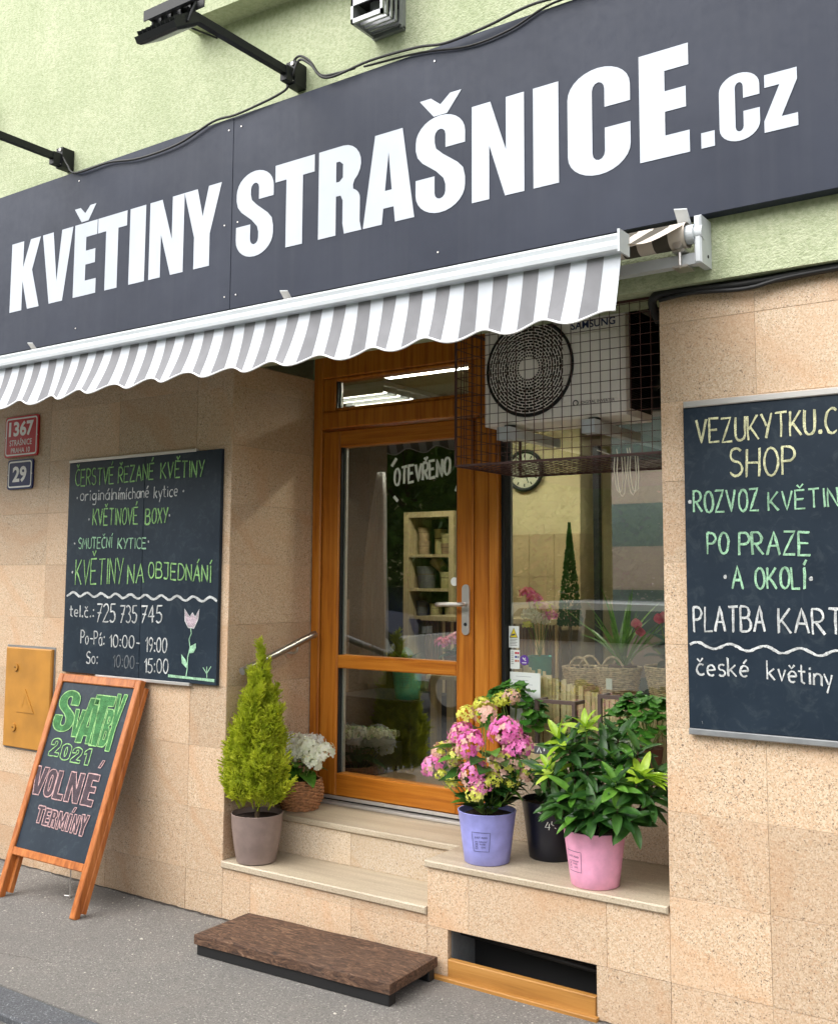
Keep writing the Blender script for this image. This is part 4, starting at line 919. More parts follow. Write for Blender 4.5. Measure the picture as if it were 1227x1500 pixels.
wave(-1.341, -.70, 1.368, .010, .118, rb_, .007, 2.3)
m_ = MB(); m_.tube([(-1.3, -.024, 1.095), (-1.303, -.024, 1.105)], .001, 4); m_.build('chalk_smudge', CF, rb_)

# ================================================================ EASEL (A-BOARD)
eb = thing('a_frame_board', 'wooden A-frame chalkboard leaning on the wall, reading SVATBY 2021 VOLNÉ TERMÍNY', 'sign board', (-4.48, -.42, 0))
n_ = Vector((0, .37, 1.07)).normalized(); LEN = 1.134
def EM(u, v, w=0):       # u across, v up the slope, w out of the face
    uu = (u+4.48)*(1-.02+.055*v/LEN)-4.48-.012-.035*(v/LEN)
    p = Vector((uu, -.42, 0))+n_*v+Vector((0, -n_.z, n_.y))*w; return tuple(p)
def ebox(u0, u1, v0, v1, w0, w1, name, m):
    mb = MB(); b = .004
    for (w, k) in ((w0, 0), (w1-b, 0), (w1, b)): mb.v += [Vector(EM(u, v, w)) for u, v in ((u0+k, v0+k), (u1-k, v0+k), (u1-k, v1-k), (u0+k, v1-k))]
    fs = []
    for r in range(2):
        for i in range(4): j = (i+1) % 4; fs.append([r*4+i, r*4+j, r*4+4+j, r*4+4+i])
    fs += [[3, 2, 1, 0], [8, 9, 10, 11]]; mb.f += fs; mb.m += [0]*len(fs); return mb.build(name, m, eb)
ebox(-4.800, -4.762, .001, LEN, -.024, .010, 'leg', ORNG); ebox(-4.198, -4.160, .001, LEN, -.024, .010, 'leg', ORNG)
ebox(-4.7615, -4.1985, LEN-.044, LEN, -.022, .009, 'rail', ORNG); ebox(-4.7615, -4.1985, .205, .243, -.022, .009, 'rail', ORNG)
ebox(-4.765, -4.195, .240, LEN-.040, -.012, -.002, 'board_panel', BOARD)
# rear frame, folded flat behind the front one
ebox(-4.772, -4.742, .03, LEN-.03, -.052, -.0255, 'rear_leg', ORNG); ebox(-4.190, -4.156, .03, LEN-.03, -.052, -.0255, 'rear_leg', ORNG)
mp_ = lambda w: (lambda u, v, z=0: EM(u+.02, v, w+z))
om = MB(); fm = MB()
def A_(ch, x0, x1, z0, z1, fill=True, sh=0):
    f = (lambda u, v, z=0: EM(u+.025+sh*(v-z0), v, .0012+z)); ff = (lambda u, v, z=0: EM(u+.025+sh*(v-z0), v, .0002+z))
    outline(ch, x0, x1, z0, z1, .0055, om, f, None)
    if fill:
        ct = [[(x0+px*(x1-x0), z0+pz*(z1-z0)) for px, pz in q] for q in GL[ch]]
        vs, fs = curve_mesh(ct, 0); fm.add([ff(v.x, v.y) for v in vs], fs)
A_('S', -4.775, -4.615, .835, 1.045, True, .05); A_('V', -4.62, -4.535, .815, .955); A_('A', -4.555, -4.43, .79, 1.02); A_('T', -4.49, -4.34, .785, 1.04); A_('B', -4.375, -4.315, .785, .975); A_('Y', -4.335, -4.26, .77, 1.055)
A_('2', -4.735, -4.655, .705, .795, False); A_('0', -4.64, -4.565, .695, .775, False); A_('2', -4.55, -4.475, .690, .765, False); A_('1', -4.46, -4.395, .688, .768, False)
om.build('chalk_writing', CG, eb); fm.build('chalk_fill', CGF, eb)
om = MB(); fm = MB()
A_('V', -4.80, -4.69, .505, .645); A_('O', -4.69, -4.615, .505, .640); A_('L', -4.61, -4.53, .50, .64); A_('N', -4.515, -4.405, .50, .645); A_('E', -4.385, -4.295, .50, .652)
A_('I', -4.325, -4.309, .685, .722, True, .5)
A_('T', -4.69, -4.635, .375, .458); A_('E', -4.63, -4.585, .370, .452); A_('R', -4.578, -4.525, .368, .450); A_('M', -4.515, -4.45, .366, .450); A_('I', -4.438, -4.415, .366, .448); A_('I', -4.425, -4.41, .458, .482, True, .4); A_('N', -4.400, -4.35, .364, .450); A_('Y', -4.345, -4.285, .360, .458)
om.build('chalk_writing', CP, eb); fm.build('chalk_fill', CPF, eb)
ch_ = MB(); cx_ = -4.79
for i in range(26):
    zc = .19-.0072*i; a = i % 2
    ch_.tube([(cx_+.0035*math.cos(t)*(1-a)+.0, -.30+.0035*math.cos(t)*a, zc+.0055*math.sin(t)) for t in [2*math.pi*k/8 for k in range(9)]], .0014, 4, False)
ch_.tube([(cx_-.03, -.31, .004), (cx_, -.30, .005), (cx_+.02, -.315, .004)], .003, 5).xf(Matrix.Translation((.29, .09, 0)))
ch_.build('chain', ALU, eb)

# ================================================================ WOODEN STEP ON THE PAVEMENT
ws = thing('wooden_step', 'worn brown chipboard step on black bearers, lying on the pavement below the entrance', 'step', (-2.905, -.215, 0))
Mw = Matrix.Translation((-2.905, -.215, 0)) @ Matrix.Rotation(math.radians(2.5), 4, 'Z')
bm_ = bmesh.new(); bmesh.ops.create_grid(bm_, x_segments=70, y_segments=26, size=.5)
for v in bm_.verts:
    x = v.co.x; y = v.co.y*.345
    e = max(0, 1-min(.5-abs(x), .1725-abs(y))/.010)
    v.co = Vector((x+.0015*math.sin(y*31), y+.0012*math.sin(x*17), .090+.0008*math.sin(x*13+y*31)+R.uniform(-.0005, .0005)-.005*e*e))
geo = bmesh.ops.extrude_face_region(bm_, geom=bm_.faces[:])
for v in [g for g in geo['geom'] if isinstance(g, bmesh.types.BMVert)]: v.co.z = .047
bmesh.ops.recalc_face_normals(bm_, faces=bm_.faces[:]); bmesh.ops.transform(bm_, matrix=Matrix.Translation((0, 0, 0)) @ Matrix.Rotation(math.radians(2.5), 4, 'Z'), verts=bm_.verts[:])
me = bpy.data.meshes.new('board_top'); bm_.to_mesh(me); me.materials.append(OLD); o = bpy.data.objects.new('board_top', me); C.objects.link(o); o.parent = ws
MB().bev(-.492, .492, -.164, -.118, .001, .0465, .004).xf(Mw).build('bearer', BLACK, ws); MB().bev(-.492, .492, .12, .16, .001, .0465, .004).xf(Mw).build('bearer', BLACK, ws)
MB().bev(.40, .48, -.1175, .1195, .03, .0465, .004).xf(Mw).build('bearer', BLACK, ws)

# ================================================================ HANDRAIL
hr = thing('handrail', 'short stainless steel handrail on the left granite reveal of the entrance', 'handrail', (XL, .3, 1.2))
MB().tube([(-3.58, .03, 1.146), (-3.58, .56, 1.302)], .0185, 16).build('rail', mat('brushed_rail_steel', (.38, .36, .34), .3, .9), hr, auto=40)
for y in (.16, .43):
    z = 1.146+(y-.03)*.2943
    MB().tube([(-3.58, y, z-.012), (-3.588, y, z-.045), (-3.61, y, z-.055), (XL+.004, y, z-.055)], .006, 8).build('bracket', STEEL, hr, True); MB().cyl((XL+.0035, y, z-.055), .026, 'x', .005, 20).build('rosette', STEEL, hr)

# ================================================================ PLANTS
def leaf_mesh(name, L, Wd, m, shape='lance', fold=.18, curl=.25, n=7, ruff=0, across=4):
    vs = []; 
    for i in range(n+1):
        t = i/n
        if shape == 'lance': w = math.sin(math.pi*min(1, t*1.02)**.8)**.8 if 0 < t < 1 else 0
        elif shape == 'oblong': w = (math.sin(math.pi*t**.85))**.62 if 0 < t < 1 else 0
        elif shape == 'ovate': w = (math.sin(math.pi*t**.62))**.75 if 0 < t < 1 else 0
        else: w = math.sqrt(max(0, 1-(2*t-1)**2))
        w = max(w, .04)*Wd/2
        for k in range(across+1):
            s = (k/across)*2-1; x = s*w; z = fold*abs(s)*w*1.2-curl*L*t*t+ruff*math.sin(k*2.4+i*1.7)*Wd
            vs.append((x, L*t*(1+.03*ruff*math.sin(k*5)), z))
    A = across+1
    fs = [(i*A+k, i*A+k+1, (i+1)*A+k+1, (i+1)*A+k) for i in range(n) for k in range(across)]
    me = bpy.data.meshes.new(name); me.from_pydata(vs, [], fs); me.materials.append(m); me.polygons.foreach_set('use_smooth', [True]*len(fs)); return me
def shade_var(mesh, m2):
    c = mesh.copy(); c.materials[0] = m2; return c
def put_leaf(me, par, p, d, s=1, up=(0, 0, 1), roll=0, name='leaf'):
    M = frameM(p, d, Vector(up)) @ Matrix.Rotation(roll, 4, 'Y') @ Matrix.Scale(s, 4); return inst(name, me, par, M)
def rnd_dir(el0, el1, az=None):
    a = R.uniform(0, 2*math.pi) if az is None else az; e = math.radians(R.uniform(el0, el1))
    return Vector((math.cos(a)*math.cos(e), math.sin(a)*math.cos(e), math.sin(e)))
def bucket(par, c, rt_, rb_, h, m, ribs=True, name='pot', soil=.025):
    N = 96
    def rad(a, i):
        if not ribs: return 1
        # vertical ribs round the sides, flat panel facing the street
        f = abs((math.degrees(a)-250+180) % 360-180)
        return 1+(.010*abs(math.sin(a*24)) if f > 38 and i > 0 else 0)
    k = .8
    pr = [(rb_-.004, 0), (rb_, .003), (rb_+(rt_-rb_)*.3, h*.3), (rb_+(rt_-rb_)*.7, h*.7), (rt_, h-.006), (rt_+.002, h-.002), (rt_, h), (rt_-.004, h-.001), (rt_-.006, h-.04)]
    MB().lathe(pr, c, N, rad, True).build(name, m, par, auto=60)
    s = MB(); K = 14; vs = []; fs = []
    for j in range(7):
        for i in range(24):
            a = 2*math.pi*i/24; r = (rt_-.005)*j/6; vs.append((c[0]+r*math.cos(a), c[1]+r*math.sin(a), c[2]+h-soil+R.uniform(-.004, .006)))
    fs = [(j*24+i, j*24+(i+1) % 24, (j+1)*24+(i+1) % 24, (j+1)*24+i) for j in range(6) for i in range(24)]
    s.add(vs, fs).build('soil', SOIL, par)
def pot_print(par, c, rt_, rb_, h, az, w=.078, z0=.06, hh=.075, taper=.82):
    def mp(u, v, w_=0):
        zz = z0+v; r = rb_+(rt_-rb_)*zz/h+.0022; a = math.radians(az)+u/r; return (c[0]+r*math.cos(a), c[1]+r*math.sin(a), c[2]+zz)
    m = MB(); q = [(-w/2, hh), (w/2, hh), (w/2*taper, 0), (-w/2*taper, 0)]; P = []
    for i in range(4):
        a, b = q[i], q[(i+1) % 4]; P += [(a[0]+(b[0]-a[0])*k/6, a[1]+(b[1]-a[1])*k/6) for k in range(6)]
    ribbon(m, P, .0018, 0, mp, 0, True)
    for s_, x0, x1, zz, th in (('JUST ADD', -.027, .027, .050, .009), ('SUNLIGHT', -.008, .026, .036, .006), ('WATER', -.006, .018, .026, .006), ('LOVE', .000, .018, .014, .006)):
        vs, fs = text_mesh(s_, 1, .01, 0); ax = min(v.x for v in vs); bx = max(v.x for v in vs); ay = min(v.y for v in vs); by = max(v.y for v in vs)
        m.add([mp(x0+(v.x-ax)/(bx-ax)*(x1-x0), zz+(v.y-ay)/(by-ay)*th) for v in vs], fs)
    for k in range(3): ribbon(m, [(-.024, .039-.011*k), (-.014, .039-.011*k), (-.014, .032-.011*k), (-.024, .032-.011*k)], .0018, 0, mp, 0, True)
    m.build('pot_print', INKV, par)

# ---- lemon cypress in the taupe pot
cy = thing('lemon_cypress', 'tall lime green conifer in a round taupe pot on the lower step, left', 'potted conifer', (-3.515, .085, .264))
cc = (-3.515, .085, .2645)
MB().lathe([(.075, 0), (.092, .004), (.105, .07), (.118, .16), (.121, .215), (.123, .222), (.119, .224), (.115, .18)], cc, 64, None, True).build('pot', PBROWN, cy, auto=50)
MB().lathe([(.001, .200), (.06, .196), (.117, .200)], cc, 24).build('soil', SOIL, cy)
MB().tube([(cc[0], cc[1], .45), (cc[0]+.01, cc[1], .9), (cc[0]+.015, cc[1], 1.2)], .01, 8, rs=[.012, .008, .003]).build('trunk', BARK, cy)
def spray_mesh(seed, L=.085):
    r = random.Random(seed); m = MB(); 
    def twig(p, d, l, lev):
        n = 5 if lev == 0 else 3; q = Vector(p); dd = Vector(d).normalized()
        side = dd.cross(Vector((0, 1, 0))); side = side.normalized() if side.length > .01 else Vector((1, 0, 0)); nrm = side.cross(dd)
        for i in range(n):
            e = q+dd*l/n; w = (.0019 if lev else .0023)
            ww = side*w; m.add([q-ww, q+ww, e+ww*.7, e-ww*.7], [(0, 1, 2, 3)]); ww = nrm*w; m.add([q-ww, q+ww, e+ww*.7, e-ww*.7], [(0, 1, 2, 3)])
            if lev < 2:
                for sgn in (-1, 1):
                    if r.random() < .9:
                        a = side*sgn*.75+nrm*r.uniform(-.45, .45)+dd*1.05; twig(e, a, l*(.5-.055*i), lev+1)
            q = e; dd = (dd+Vector((r.uniform(-.1, .1), r.uniform(-.1, .1), r.uniform(0, .1)))).normalized()
    twig((0, 0, 0), (0, 1, 0), L, 0); return m
sprays = [spray_mesh(i) for i in range(6)]
fol = MB(); H0_, H1_ = .515, 1.285
lobes = [(0, 0, .0, 1.0, .082)]+[(math.cos(a)*r, math.sin(a)*r, b, t, w) for a, r, b, t, w in
    [(3.5, .115, .0, .60, .062), (2.9, .085, .05, .73, .058), (4.3, .10, .0, .66, .058), (5.1, .10, .0, .70, .062), (5.9, .115, .0, .58, .062), (.2, .10, .0, .66, .058), (1.0, .09, 0, .7, .06), (1.9, .1, 0, .6, .06), (4.7, .055, .1, .80, .060), (3.9, .06, .15, .84, .052), (5.6, .05, .2, .78, .052), (6.2, .12, .02, .50, .05), (3.2, .125, .02, .48, .05), (4.6, .13, .02, .50, .052), (5.4, .13, .03, .46, .05), (3.9, .13, .02, .47, .05)]]
for lx, ly, b, t, w in lobes:
    n_sp = int(22+66*(t-b)*(w/.06))
    for k in range(n_sp):
        f = b+(t-b)*k/n_sp; prof_ = min(1, (f-b)/.10+.45)*(1-((f-b)/(t-b))**2.2)**.8
        a = R.uniform(0, 2*math.pi); rr = w*.74*prof_*R.uniform(.3, 1.0); lean = 1-.75*f
        wob = .012*math.sin(f*17+lx*50)
        p = Vector((cc[0]+.012+lx*(.80-.30*f)+wob+rr*math.cos(a)*.8, cc[1]+ly*(.80-.30*f)+rr*math.sin(a)*.8, H0_+(H1_-H0_-.05)*f))
        out = Vector((lx*2+math.cos(a)*.38, ly*2+math.sin(a)*.38, 1.25+f)).normalized()
        if p.z < .57: out.z = R.uniform(.5, 1.1)
        m = R.choice(sprays); s = R.uniform(.75, 1.25)*(.72+.45*(1-f)); Mx = frameM(p, out, rnd_dir(-20, 20)) @ Matrix.Scale(s, 4)
        fol.add([Mx @ v for v in m.v], m.f)
stuff(fol.build('foliage', LCYP, cy))

# ---- hydrangea heads
def floret(sz, seed=0):
    r = random.Random(seed); m = MB()
    for k in range(4):
        a = math.pi/2*k+r.uniform(-.12, .12); d = Vector((math.cos(a), math.sin(a), 0)); s = Vector((-d.y, d.x, 0)); z = r.uniform(-.1, .22)*sz
        m.add([Vector((0, 0, 0)), d*sz*.45+s*sz*.42+Vector((0, 0, sz*.10)), d*sz*.95+s*sz*.26+Vector((0, 0, z)), d*sz*1.0-s*sz*.26+Vector((0, 0, z*.6)), d*sz*.45-s*sz*.42+Vector((0, 0, sz*.02))], [(0, 1, 2), (0, 2, 3), (0, 3, 4)])
    return m
FL = [floret(.0125, i) for i in range(5)]
def head_mesh(name, rad, n, mats, flat=.75, sz=1.0, seed=1):
    r = random.Random(seed); m = MB()
    for k in range(n):
        z = 1-(k+.5)/n*1.35; a = k*2.39996+r.uniform(-.3, .3); q = math.sqrt(max(0, 1-z*z)); d = Vector((q*math.cos(a), q*math.sin(a), z))
        p = Vector((d.x*rad, d.y*rad, d.z*rad*flat))*r.uniform(.82, 1.1); dd = (d+Vector((r.uniform(-.4, .4), r.uniform(-.4, .4), r.uniform(-.3, .4)))).normalized()
        f = r.choice(FL); Mx = frameM(p, dd.orthogonal(), dd) @ Matrix.Rotation(r.uniform(0, 6), 4, 'Z') @ Matrix.Scale(sz*r.uniform(.85, 1.2), 4)
        m.mi = 0 if r.random() < .72 else 1
        m.add([Mx @ v for v in f.v], f.f)
    return m.mesh(name, mats)
HP = [head_mesh('flower_head', .050, 46, [FPINK, FPEACH], seed=s) for s in (1, 2, 3)]
HE = [head_mesh('flower_head', .046, 40, [FPEACH, FYEL], seed=s) for s in (4, 5)]
HY = [head_mesh('flower_head', .032, 26, [FYEL, FYEL], seed=s, sz=.8) for s in (6, 7)]
HW = [head_mesh('flower_head', .056, 54, [FWHITE, FWHITE], seed=s, sz=1.15) for s in (8, 9, 10)]
LF_OV = leaf_mesh('leaf', .115, .075, LDARK, 'ovate', .25, .28, 8, .012); LF_OVM = shade_var(LF_OV, LMID)
LF_RH = leaf_mesh('leaf', .108, .036, LDARK, 'oblong', .30, .20, 8); LF_RHM = shade_var(LF_RH, LMID); LF_RHL = shade_var(LF_RH, LLIME)
LF_RD = leaf_mesh('leaf', .042, .050, LGER, 'round', .22, .1, 8, .04); LF_RDM = shade_var(LF_RD, LMID)

# ---- pink hydrangea in the lilac bucket
hyd = thing('pink_hydrangea', 'pink and yellow-green hydrangea in a lilac bucket at the left end of the ledge', 'potted hydrangea', (-2.270, .125, .4495))
hc = (-2.270, .125, .450)
bucket(hyd, hc, .118, .092, .205, PVIO); pot_print(hyd, hc, .118, .092, .205, -72)
# flower positions given as offsets seen from the street: (across, depth, height above the ledge)
heads = [('P', -.115, -.02, .50, 1.0), ('P', -.25, -.03, .36, .92), ('E', -.225, .0, .42, .85), ('P', -.02, -.10, .475, 1.15), ('P', .10, -.02, .53, 1.15), ('P', .145, .0, .47, 1.05), ('P', .005, -.12, .37, 1.05), ('P', .04, -.12, .325, .85),
         ('E', -.03, .03, .585, 1.05), ('E', .115, -.05, .405, 1.1), ('E', .175, .01, .375, .9), ('E', -.16, .02, .45, .9), ('Y', -.10, .0, .585, 1.1), ('Y', -.06, .05, .62, 1.0), ('Y', -.12, -.08, .32, 1.0), ('Y', .03, -.14, .295, 1.15), ('Y', .09, -.10, .355, 1.0), ('Y', -.075, -.11, .435, 1.1), ('Y', -.20, -.05, .33, .7), ('E', -.10, -.09, .40, .6), ('Y', .15, -.05, .34, .8)]
hdn = {'P': HP, 'E': HE, 'Y': HY}
for kind, ax, dy, hz, sc in heads:
    p = Vector((hc[0]+ax*.98, hc[1]+dy, hc[2]+hz)); dd = Vector((ax*1.2, dy*1.5-.35, .75)).normalized()
    M_ = Matrix.Translation(p) @ dd.to_track_quat('Z', 'Y').to_matrix().to_4x4() @ Matrix.Rotation(R.uniform(0, 6), 4, 'Z') @ Matrix.Scale(sc*1.13, 4)
    lab = None
    inst('flower_head', R.choice(hdn[kind]), hyd, M_, {'P': 'pink flower head', 'E': 'peach flower head', 'Y': 'yellow-green flower head'}[kind])
    b = Vector((hc[0]+ax*.12, hc[1]+dy*.2, hc[2]+.19)); mid = b.lerp(p, .5)+Vector((ax*.1, 0, -.01))
    MB().tube([b, mid, p-dd*.02], .0028, 5).build('stem', STEM, hyd)
for k in range(84):
    a = R.uniform(0, 2*math.pi); lev = R.random(); rr = .03+.10*lev
    p = Vector((hc[0]+rr*math.cos(a), hc[1]+rr*math.sin(a)*.9, hc[2]+.20+.30*lev*R.uniform(.6, 1.1)))
    if k < 20: p = Vector((hc[0]+.035*math.cos(a), hc[1]+.035*math.sin(a), hc[2]+.222+R.uniform(0, .05)))
    d = Vector((math.cos(a), math.sin(a), R.uniform(.5, 1.1) if k < 20 else R.uniform(-.3, .5)))
    if p.z < hc[2]+.29: d.z = max(d.z, .45)
    put_leaf(LF_OV if R.random() < .75 else LF_OVM, hyd, p, d, R.uniform(.75, 1.12), (0, 0, 1), R.uniform(-.4, .4))
for ax, dz, sc in ((-.23, .33, .8), (-.215, .44, .7)):
    put_leaf(shade_var(LF_OV, LMID), hyd, (hc[0]+ax+.07, hc[1]-.03, hc[2]+dz), (-.9, -.1, .1), sc)

# ---- rhododendron in the pink bucket
rho = thing('rhododendron', 'leafy evergreen shrub with lime new shoots in a pink bucket on the ledge', 'potted shrub', (-1.772, .09, .4495))
rc = (-1.772, .09, .450)
bucket(rho, rc, .116, .090, .205, PPINK); pot_print(rho, rc, .116, .090, .205, -113)
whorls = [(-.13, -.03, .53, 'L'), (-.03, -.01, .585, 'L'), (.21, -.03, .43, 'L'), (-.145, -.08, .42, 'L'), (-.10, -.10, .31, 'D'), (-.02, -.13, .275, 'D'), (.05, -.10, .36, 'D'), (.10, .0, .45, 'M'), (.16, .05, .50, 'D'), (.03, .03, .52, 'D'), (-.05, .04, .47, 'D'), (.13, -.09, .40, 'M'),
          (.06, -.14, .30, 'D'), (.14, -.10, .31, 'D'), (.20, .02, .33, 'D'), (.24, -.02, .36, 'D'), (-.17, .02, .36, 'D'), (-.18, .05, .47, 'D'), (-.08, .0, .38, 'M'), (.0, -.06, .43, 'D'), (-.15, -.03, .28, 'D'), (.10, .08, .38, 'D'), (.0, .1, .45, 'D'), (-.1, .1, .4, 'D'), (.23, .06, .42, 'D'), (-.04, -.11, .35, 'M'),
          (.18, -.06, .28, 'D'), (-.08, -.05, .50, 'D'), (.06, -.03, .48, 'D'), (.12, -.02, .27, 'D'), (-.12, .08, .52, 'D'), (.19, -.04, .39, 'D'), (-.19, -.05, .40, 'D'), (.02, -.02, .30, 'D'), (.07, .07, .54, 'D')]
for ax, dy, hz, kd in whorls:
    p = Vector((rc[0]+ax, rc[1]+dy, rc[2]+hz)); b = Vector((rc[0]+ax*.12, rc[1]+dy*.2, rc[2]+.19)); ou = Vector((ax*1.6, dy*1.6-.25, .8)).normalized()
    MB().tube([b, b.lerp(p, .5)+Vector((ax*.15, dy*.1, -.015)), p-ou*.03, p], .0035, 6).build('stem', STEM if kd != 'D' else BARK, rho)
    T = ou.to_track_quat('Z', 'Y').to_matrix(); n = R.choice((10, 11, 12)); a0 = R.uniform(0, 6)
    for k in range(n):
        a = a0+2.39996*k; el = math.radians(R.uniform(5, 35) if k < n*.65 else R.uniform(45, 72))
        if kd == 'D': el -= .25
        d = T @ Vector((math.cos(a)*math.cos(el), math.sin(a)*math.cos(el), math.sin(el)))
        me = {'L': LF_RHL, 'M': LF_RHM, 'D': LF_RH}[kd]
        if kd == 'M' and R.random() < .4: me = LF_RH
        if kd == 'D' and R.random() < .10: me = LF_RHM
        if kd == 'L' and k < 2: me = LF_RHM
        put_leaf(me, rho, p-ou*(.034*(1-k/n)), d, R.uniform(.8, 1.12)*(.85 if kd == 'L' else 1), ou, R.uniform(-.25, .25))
# a long shoot reaching over the granite
b = Vector((rc[0]+.2, rc[1]-.05, rc[2]+.42))
for k in range(5): put_leaf(LF_RHL, rho, b+Vector((.02, 0, .01)), Vector((1, -.2+.1*k, .05+.12*(k-2))), .95, (0, 0, 1))

# ---- black bucket behind them with its plant
nv = thing('black_bucket', 'black florist bucket with pale scribbled digits, behind the lilac and pink ones', 'bucket', (-2.085, .335, .4495))
bucket(nv, (-2.085, .335, .450), .122, .092, .235, PNAVY, False)
m_ = MB()
def mpn(u, v, w_=0):
    r = .092+.03*v/.235+.0012; a = math.radians(-68)+u/r; return (-2.085+r*math.cos(a), .335+r*math.sin(a), .45+v)
for q in ([(-.05, .20), (-.03, .198)], [(-.02, .195), (-.005, .197)], [(-.002, .165), (-.014, .142), (.006, .143)], [(.003, .158), (.001, .132)], [(.014, .168), (.012, .156), (.022, .15)], [(.024, .142), (.03, .139)]): ribbon(m_, q, .0035, 0, mpn)
m_.build('scribble', PAPER, nv)
for k in range(26):
    put_leaf(LF_RH, nv, (-2.085+R.uniform(-.05, .05), .335+R.uniform(-.05, .03), .66+R.uniform(0, .10)), rnd_dir(0, 60), R.uniform(.9, 1.3))

# ---- white hydrangea in the wicker basket
wb = thing('white_hydrangea', 'white hydrangea in a honey-coloured wicker basket on the upper step by the door', 'potted hydrangea', (-3.53, .41, .447))
bc = Vector((-3.53, .41, .4475)); m_ = MB()
def basket(mb, c, prof_, rows, nst, r, n=72):
    for j in range(rows):
        t = j/(rows-1); z = t*prof_[-1][1]; rr = None
        for (r0, z0), (r1, z1) in zip(prof_, prof_[1:]):
            if z0 <= z <= z1+1e-6: rr = r0+(r1-r0)*(z-z0)/(z1-z0)
        pts = [(c[0]+(rr+r*.9*math.cos(nst*2*math.pi*i/n/2+math.pi*(j % 2)))*math.cos(2*math.pi*i/n), c[1]+(rr+r*.9*math.cos(nst*2*math.pi*i/n/2+math.pi*(j % 2)))*math.sin(2*math.pi*i/n), c[2]+z+r+R.uniform(-.0006, .0006)) for i in range(n+1)]
        mb.tube(pts, r, 5, False)
basket(m_, bc, [(.085, 0), (.108, .05), (.112, .09), (.100, .14)], 18, 22, .0046); m_.build('basket', WICK, wb, True)
MB().lathe([(.080, .004), (.102, .05), (.106, .09), (.092, .135)], bc, 30, None, True).build('basket_lining', mat('basket_dark_brown', (.08, .04, .02), .9), wb)  # dark brown lining behind the weave
for ax, dy, hz, s in ((-.07, 0, .31, 1.0), (-.03, -.05, .27, .95), (-.015, .03, .32, .85), (.085, -.05, .30, 1.15), (.14, -.02, .285, 1.0), (.115, -.07, .245, .85), (-.11, .03, .28, .9), (.03, .05, .31, 1), (.02, -.06, .275, .8)):
    p = bc+Vector((ax*1.15, dy, hz)); inst('flower_head', R.choice(HW), wb, Matrix.Translation(p) @ Matrix.Rotation(R.uniform(0, 6), 4, 'Z') @ Matrix.Rotation(.5, 4, 'X') @ Matrix.Scale(s*1.12, 4))
    MB().tube([bc+Vector((ax*.2, dy*.2, .12)), p], .003, 5).build('stem', STEM, wb)
for d, s, z in (((-.6, -.8, -.35), 1.15, .19), ((.2, -1, -.3), 1.15, .20), ((1, -.5, -.1), 1.25, .18), ((.9, -.2, .25), 1.1, .23), ((-.3, -1, .2), 1.1, .2), ((.5, -.9, .3), 1.0, .22), ((-1, -.3, 0), 1.1, .2), ((-.2, .8, .2), 1, .2), ((.6, .6, .1), 1, .2), ((0, -.9, -.7), 1.1, .17)):
    put_leaf(LF_OV if R.random() < .5 else LF_OVM, wb, bc+Vector((d[0]*.02, d[1]*.02, z)), d, s)

# ---- plants standing on the window sill
def ger(name, label, cx, cyy, cz, rx, ry, rz, n, fl=0, cat='potted plant'):
    t = thing(name, label, cat, (cx, cyy, .797))
    MB().lathe([(.045, 0), (.062, .10), (.064, .105), (.058, .1)], (cx, cyy, .797), 24, None, True, True).build('pot', PTERRA, t)
    for k in range(n):
        d = rnd_dir(-25, 85); rr = R.uniform(.72, 1.0); p = Vector((cx+d.x*rx*rr, cyy+d.y*ry*rr, cz+d.z*rz*rr))
        if p.y > .645: p.y = .645-R.random()*.03
        dd = Vector((d.x+R.uniform(-.5, .5), d.y-.2+R.uniform(-.5, .3), R.uniform(-.5, .2))); put_leaf(LF_RD if R.random() < .8 else LF_RDM, t, p, dd, R.uniform(.75, 1.25), (d.x, d.y-.4, d.z+.6))
    m = MB()
    for k in range(14):
        d = rnd_dir(0, 80); m.tube([(cx, cyy, .88), (cx+d.x*rx*.8, min(.64, cyy+d.y*ry*.8), cz+d.z*rz*.8)], .002, 4)
    m.build('stems', STEM, t); return t
g1 = ger('geranium', 'dark green geranium with one pale yellow flower head, on the sill beside the door jamb', -2.375, .53, .985, .150, .10, .15, 130)
inst('flower_head', HY[0], g1, Matrix.Translation((-2.385, .43, 1.06)) @ Matrix.Rotation(.6, 4, 'X') @ Matrix.Scale(1.25, 4), 'pale yellow flower head'); inst('flower_head', HE[0], g1, Matrix.Translation((-2.335, .44, 1.075)) @ Matrix.Rotation(.6, 4, 'X') @ Matrix.Scale(.9, 4))
MB().tube([(-2.37, .48, .9), (-2.37, .43, 1.035)], .003, 5).build('stem', STEM, g1)
g2 = ger('geranium', 'dense dark green geranium filling the right end of the window sill', -1.735, .53, .985, .165, .10, .14, 160)
g3 = ger('trailing_plant', 'small dry trailing plant between the two geraniums on the sill', -2.085, .56, .935, .075, .05, .07, 26)
def pframe(x0, x1, z1, label):
    t = thing('metal_stand', label, 'plant stand', (x0, .50, .797))
    for x in (x0, x1): MB().box(x-.008, x+.008, .532, .548, .797, z1).build('post', RUSTY, t)
    MB().box(x0+.0085, x1-.0085, .532, .548, z1-.016, z1).build('cross_bar', RUSTY, t)
    for x in (x0, x1): MB().box(x-.008, x+.008, .5485, .63, z1-.016, z1-.001).build('side_bar', RUSTY, t)
RUSTY = mat('brown_square_steel', (.12, .085, .075), .5, .3)
pframe(-2.26, -2.078, 1.064, 'brown square steel plant stand left of the other, near the paper notice'); pframe(-1.955, -1.60, 1.103, 'brown square steel plant stand behind the right geranium')
cr = thing('wooden_crate', 'small pale wooden crate with dark printed label, half hidden behind the hydrangea', 'crate', (-2.17, .50, .797))
for z in (.80, .842): MB().bev(-2.29, -2.02, .474, .482, z, z+.036, .002).build('slat', PINE, cr)
